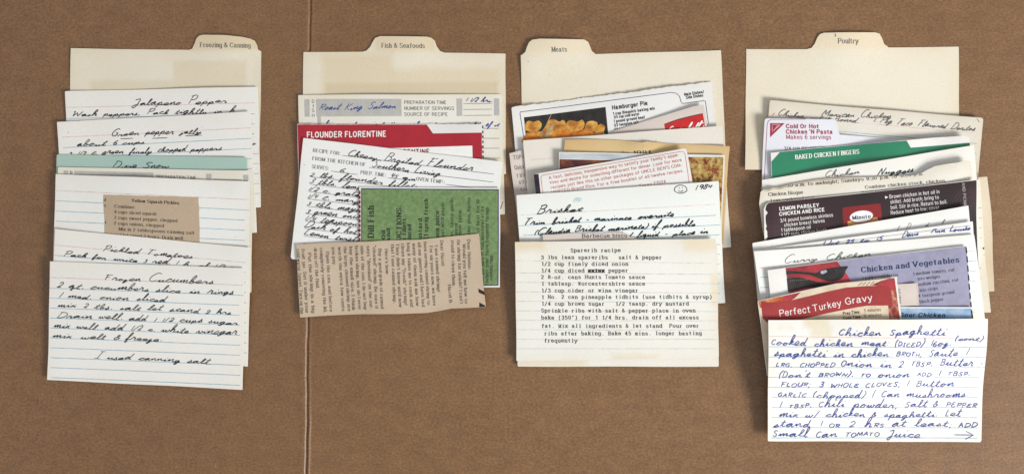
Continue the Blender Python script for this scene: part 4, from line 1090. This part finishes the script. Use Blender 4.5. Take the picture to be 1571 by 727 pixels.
c = Sheet('package_panel', 'black and maroon carton panel with white text and a small red label with an oval', 'package panel',
  [(1171,321),(1174,314),(1179,310.5),(1330,295),(1495,276.3),(1497,330),(1500,380),(1504,430),(1511,477),(1190,500),(1176,400),(1172,366)], M_box, G4, lifts=[(1495,276,0.0016,40),(1171,345,0.0018,35)])
dk = [(1173.5,322),(1175,315),(1179,311.3),(1330,295.8),(1494.4,277.1),(1496.3,330),(1499.3,380),(1503.3,430),(1510,476),(1192,499),(1179,400)]
ra = random.Random(4)
for i in range(16): dk.append((1175.5+ra.uniform(-2.2,2.0), 388-i*4.1))
c.patch('dark_print', dk, M_dark)
for tx, x0, y0, x1, y1, sz, st in (('LEMON PARSLEY',1195,322.8,1256.4,317,5.8,'bold'),('CHICKEN AND RICE',1195,331,1264.8,323.8,5.8,'bold'),('3/4 pound boneless skinless',1196.3,341,1277.4,332,5.6,'sans'),
  ('chicken breast halves',1202.6,347.8,1264.8,340.6,5.6,'sans'),('1 tablespoon oil',1197.8,355.6,1243.4,350.4,5.6,'sans'),('1 1/2 cups chicken broth',1198.3,363.4,1268,355,5.6,'sans'),
  ('Brown chicken in hot oil in',1363.2,304.6,1439,296.6,5.8,'sans'),('skillet. Add broth; bring to',1364.8,312.6,1438.4,304.8,5.8,'sans'),('boil. Stir in rice. Return to boil.',1365.4,320.8,1451,312,5.8,'sans'),('Reduce heat to low; cover',1365.6,329.2,1439.6,320.6,5.8,'sans')):
    c.text(tx, (x0,y0), (x1,y1), sz, I_white, st, 2)
c.text('AND PICNIC', (1472.5,281), (1477,318), 4.4, I_grey, 'sans', 2)
c.patch('arrow_mark', [(1356.6,300.8),(1361.6,302.6),(1357,305)], I_white, 2)
c.patch('red_label', [(1291.5,320),(1293,318.2),(1348,312.2),(1350,313.4),(1353,340),(1293.6,350)], blotch('maroon_label', [(0.3,(0.20,0.012,0.016)),(0.7,(0.26,0.02,0.022))], 60, rough=0.35), 2)
c.patch('orange_band', [(1299.5,339.5),(1345,333),(1347,341),(1300.5,348)], M_orange, 2.6)
c.patch('oval_rim', [(1320.6+19.4*math.cos(a)-0.0, 332.2+10.2*math.sin(a)-19.4*math.cos(a)*0.09) for a in [i*2*PI/28 for i in range(28)]], I_magenta, 3.2)
c.patch('oval_emblem', [(1320.6+17.6*math.cos(a), 332.2+8.9*math.sin(a)-17.6*math.cos(a)*0.09) for a in [i*2*PI/28 for i in range(28)]], I_white, 3.9)
c.text('Minute', (1307,337.0), (1335.6,334.2), 6.2, I_navy, 'serifbold', 4.6)
for i in range(7): c.line('print_streak', ink('maroon_streak', (0.11,0.04,0.055)), [(1455+i*5.2,322),(1462+i*5.2,304),(1474+i*4.6,288)], 0.5, 1.6)
c.finish()

c = Sheet('index_card', 'plain white card with its long top edge slanting up beneath the black carton panel', 'index card',
  rounded([(1154,373),(1483,315.5),(1486,340),(1493,420),(1164,470)], [2,1,0,0,1]), M_bright, G4, lifts=[(1483,316,0.0022,60),(1154,373,0.0012,40),(1320,345,0.0012,90)])
c.hand('(  D    d    l', (1376,353.5), (1446,343.5), 3.6, I_pencil, 0.8)
c.finish()
c = Sheet('index_card', 'white card with a sliver of blue ink writing near its upper right corner', 'index card',
  rounded([(1155.5,383.5),(1490,339.8),(1497,420),(1166,480)], [1,1,1,1]), M_bright, G4, lifts=[(1490,340,0.0016,60),(1320,362,0.0010,100)])
c.hand('Oct 25 to 15', (1262,378), (1352,368), 4.2, I_blue, 1.2)
c.hand('Doris   Ann Louise', (1383,363.6), (1486,352), 4.8, I_blue, 1.2)
c.line('ruled_lines', I_pencil, [(1200,382.4),(1487,346)], 0.5, 1)
c.finish()
c = Sheet('index_card', 'white lined card with light pencil heading Curry Chicken behind the lilac recipe panel', 'index card',
  rounded([(1156,385.5),(1491,359.8),(1503,430),(1514.5,505),(1180,548)], [1,1,0,3,1]), M_bright, G4, lifts=[(1156,386,0.0012,50),(1514,505,0.0012,50),(1491,360,0.0008,40)])
ruled(c, (1158,411.6,1494,384), rows(1159,426,1496,399.5,15.8,8))
c.hand('Curry Chicken', (1202,404.4), (1335,391.6), 5.0, I_pencil, 1.15)
c.finish()

c = Sheet('package_panel', 'lilac recipe panel headed Chicken and Vegetables with black spatulas pictured on red', 'package panel',
  wobble([(1177,414.3),(1339,393),(1481,377),(1493,488),(1190,525)], (2,), 3, 0.3, 8), M_box, G4, lifts=[(1177,414,0.0014,40),(1481,377,0.0008,40),(1330,394,0.0008,60)])
c.patch('lilac_print', [(1205,411.2),(1339,393.7),(1480.3,377.8),(1492.2,487.4),(1218,522)], M_lilac)
c.patch('red_cloth', [(1205,411.3),(1284,401),(1300,422),(1310,440),(1312,460),(1216,474)], M_redcloth, 1.8)
c.patch('spatula', crom([(1206,415.5),(1218,416),(1240,417.5),(1252,418.5),(1262,413.5),(1280,410),(1293,408.6),(1300.5,408.6),(1297,415),(1293,425),(1285,429.5),(1272,431),(1262,429),(1250,424.5),(1240,421.5),(1222,420),(1206,421)], 3), I_print, 2.6, 0.002)
c.patch('spatula_shine', [(1259,415.6),(1267,413.8),(1269,417),(1263,420.4),(1259,419.4)], ink('shine_print', (0.42,0.42,0.50)), 3.3, 0.002)
c.patch('spatula', crom([(1207,427),(1225,425.5),(1243,429.5),(1262,434),(1280,434.5),(1290,433),(1282,437),(1262,440),(1240,441),(1222,445),(1209,447)], 3), I_print, 2.6, 0.002)
for i in range(9): c.line('spatula_shine', I_grey, [(1212+i*3.2,430.6-0.2*i),(1213.2+i*3.2,430.5-0.2*i)], 0.6, 3.3)
c.patch('beige_plate', [(1214,462),(1232,452),(1262,441),(1300,433),(1345,426),(1376,424),(1376,440),(1300,450),(1216,475)], M_beigeprint, 3.2)
for i in range(5): c.line('whisk_wire', I_print, [(1318+i*5.5,438),(1330+i*4.4,427.2)], 0.9, 3.9)
c.text('Chicken and Vegetables', (1321,417.8), (1470.6,402), 9.0, I_navy, 'serifbold')
for tx, x0, y0, x1, y1 in (('1 tablespoon butter',1322.5,429.4,1378,423.6),('1 medium tomato, cut',1400.4,422.4,1463.4,415.6),('into wedges',1407.5,429.8,1441.8,426),('1 medium zucchini, cut',1400.6,439.6,1470,431),
   ('into strips',1411,447.6,1438.8,444),('1/4 teaspoon ground',1404,457,1464,449.8),('black pepper',1411,465,1447.8,460.8)):
    c.text(tx, (x0,y0), (x1,y1), 5.0, I_print, 'serif')
for i in range(8): c.patch('dashed_edge', [(1479.0+i*1.55,379.5+i*14),(1481.0+i*1.55,379.2+i*14),(1482.2+i*1.55,388.2+i*14),(1480.0+i*1.55,388.6+i*14)], I_print, 1.8)
c.finish()

c = Sheet('coupon', 'tiny pinkish white slip standing between the turkey gravy panel and the ingredient list', 'paper slip',
  [(1366,436.4),(1407.8,434),(1410,468),(1372,470)], M_pinkpaper, G4, thick=0.00014, stiff=14, lifts=[(1408,434,0.0012,20)])
c.text('search', (1382.5,466), (1381,443.5), 4.6, I_greytext, 'sans')
for i in range(8): c.line('dotted_line', I_redtxt, [(1406+i*0.22,437+i*3.9),(1406.1+i*0.22,439+i*3.9)], 0.7, 1)
c.finish()
c = Sheet('package_panel', 'cloudy blue printed strip reading Sour Chicken in bold slanted letters', 'package panel',
  [(1300,471),(1379,470.4),(1490.4,471.2),(1496,525),(1302,530)], M_box, G4, lifts=[(1490,471,0.0010,40)])
c.patch('blue_print', [(1302,472.6),(1489.2,473.2),(1494,524),(1304,528)], M_skyblue)
c.patch('dark_edge', [(1488.4,475),(1490.6,475),(1492.8,488),(1490.4,488)], I_print, 1.8)
c.text('Sweet and Sour Chicken', (1320,485.4), (1449.4,486.2), 6.6, I_navy, 'bold', shear=0.2)
c.finish()

c = Sheet('package_panel', 'red and beige panel with a curved red banner reading Perfect Turkey Gravy', 'package panel',
  rounded([(1162,461.5),(1199,453.4),(1282,434.6),(1374,425.4),(1383,490),(1392,560),(1178,578),(1170,520)], [2,0,0,1,0,0,1,0]), M_box, G4, lifts=[(1162,461,0.0016,40),(1374,425,0.0010,40),(1270,440,0.0012,70)])
c.patch('beige_print', [(1163,462.2),(1199,454.2),(1282,435.4),(1371,426.3),(1380,489),(1389,559),(1179,577),(1171,520)], M_beigeprint)
c.patch('dark_red_photo', [(1336,437),(1350,431),(1362,427.2),(1371,426.3),(1374.5,450),(1380,489),(1384,520),(1366,520),(1362,470),(1355,440)], M_crumb, 1.8)
c.patch('dark_red_photo', [(1341,437.5),(1352,431),(1362,427.3),(1371,426.4),(1373.6,446),(1364,444),(1358,439)], M_redcloth, 2.5)
c.patch('tomato_photo', [(1163,462.2),(1199,454.2),(1206,463),(1190,470),(1166,472)], M_tomato, 1.8)
c.patch('tomato_photo', [(1199.6,454.2),(1228,448.4),(1218,458),(1206,464)], M_redcloth, 1.8)
for i in range(4): c.line('whisk_wire', I_print, [(1316+i*6,437.5),(1322+i*6,433.2-i*0.6)], 0.9, 1.8)
bt = [(1167,461.5),(1180,464),(1200,463),(1219,459.4),(1242,454),(1265.6,448),(1298,441),(1330,438.6),(1359,438.6),(1365,442),(1368.8,469),(1361,468.4),(1330,468.6),(1310,471.8),(1265.6,481),(1232,489),(1200,497),(1176,494),(1170,488)]
c.patch('red_banner', bt, M_banner, 3.2)
base = [(1195.4,485.2),(1220,481.4),(1250,475.8),(1280,469.6),(1310,464.6),(1338,461.2)]
c.text('Perfect', (1195.4,485.4), (1243,478.4), 10.4, I_white, 'sans', 4.2)
c.text('Turkey', (1247,477.6), (1290.6,468.6), 10.4, I_white, 'sans', 4.2)
c.text('Gravy', (1296.2,467.0), (1338,460.2), 10.4, I_white, 'sans', 4.2)
for tx, x0, y0, x1, y1, st in (('Prep Time:',1292.8,482.8,1319,480,'bold'),('5 minutes',1325,478.6,1350.8,476.6,'sans'),('Cook Time:',1293.6,490,1320.6,487.4,'bold'),('10 minutes',1324,486.6,1351.6,484.6,'sans')):
    c.text(tx, (x0,y0), (x1,y1), 4.9, I_print, st, 2)
c.finish()

c = Sheet('index_card', 'front card of the rightmost row, white lined, filled with blue ink headed Chicken Spaghetti', 'index card',
  rounded([(1177,489.8),(1512,488.2),(1511,681.5),(1179.6,679)], [1,1.5,4,2]), M_whst, G4, lifts=[(1177,490,0.0008,40),(1345,489,0.0008,110),(1180,679,0.0012,50),(1511,681,0.0010,50)],
  stain_shade_px=[(1232,488,1268,500,5,(0.72,0.60,0.36),0.6),(1242,500,1272,516,5,(0.72,0.60,0.36),0.5),(1192,496,1216,506,5,(0.72,0.66,0.52),0.5),(1180,560,1188,580,4,(0.75,0.66,0.50),0.3)])
ruled(c, (1178,514.8,1511.8,519), rows(1178.4,530.8,1511.6,532,15.9,10))
for tx, x0, y0, x1, y1 in (('Chicken Spaghetti',1284,512.6,1447,513.4),('Cooked chicken meat: (DICED) 16oz.',1182,528.6,1456,529.8),('spaghetti in chicken BROTH; Saute 1',1186,546,1482,545),
  ('LRG. CHOPPED Onion in 2 TBSP. Butter -',1189,561.8,1507,561.4),("(Don't BROWN). TO onion ADD 1 TBSP.",1194,577.6,1489,577.2),('FLOUR; 3 WHOLE CLOVES; 1 Button',1197,593.6,1466,593),
  ('GARLIC (chopped) 1 Can mushrooms:',1194,610,1489,610.2),('1 TBSP. Chili powder; Salt & PEPPER',1197,625.8,1502,626.4),('mix w/ chicken & spaghetti. Let',1196,641.2,1478,641.6),
  ('stand 1 OR 2 hRS at least; ADD',1188,657,1503,657.4),('Small Can TOMATO Juice',1187,671.4,1416,673.2)):
    c.hand(tx, (x0,y0), (x1,y1), 6.9, I_blue, 1.3, slant=0.34, capscale=0.50, jit=0.11, gap=0.08)
c.hand('(cont)', (1462,522), (1504,522), 4.2, I_blue, 1.2, slant=0.4)
c.line('handwriting', I_blue, [(1469,670),(1497,670.2)], 1.2, 2); c.line('handwriting', I_blue, [(1487,664.5),(1498.5,670.2),(1486,677)], 1.2, 2)
c.finish()
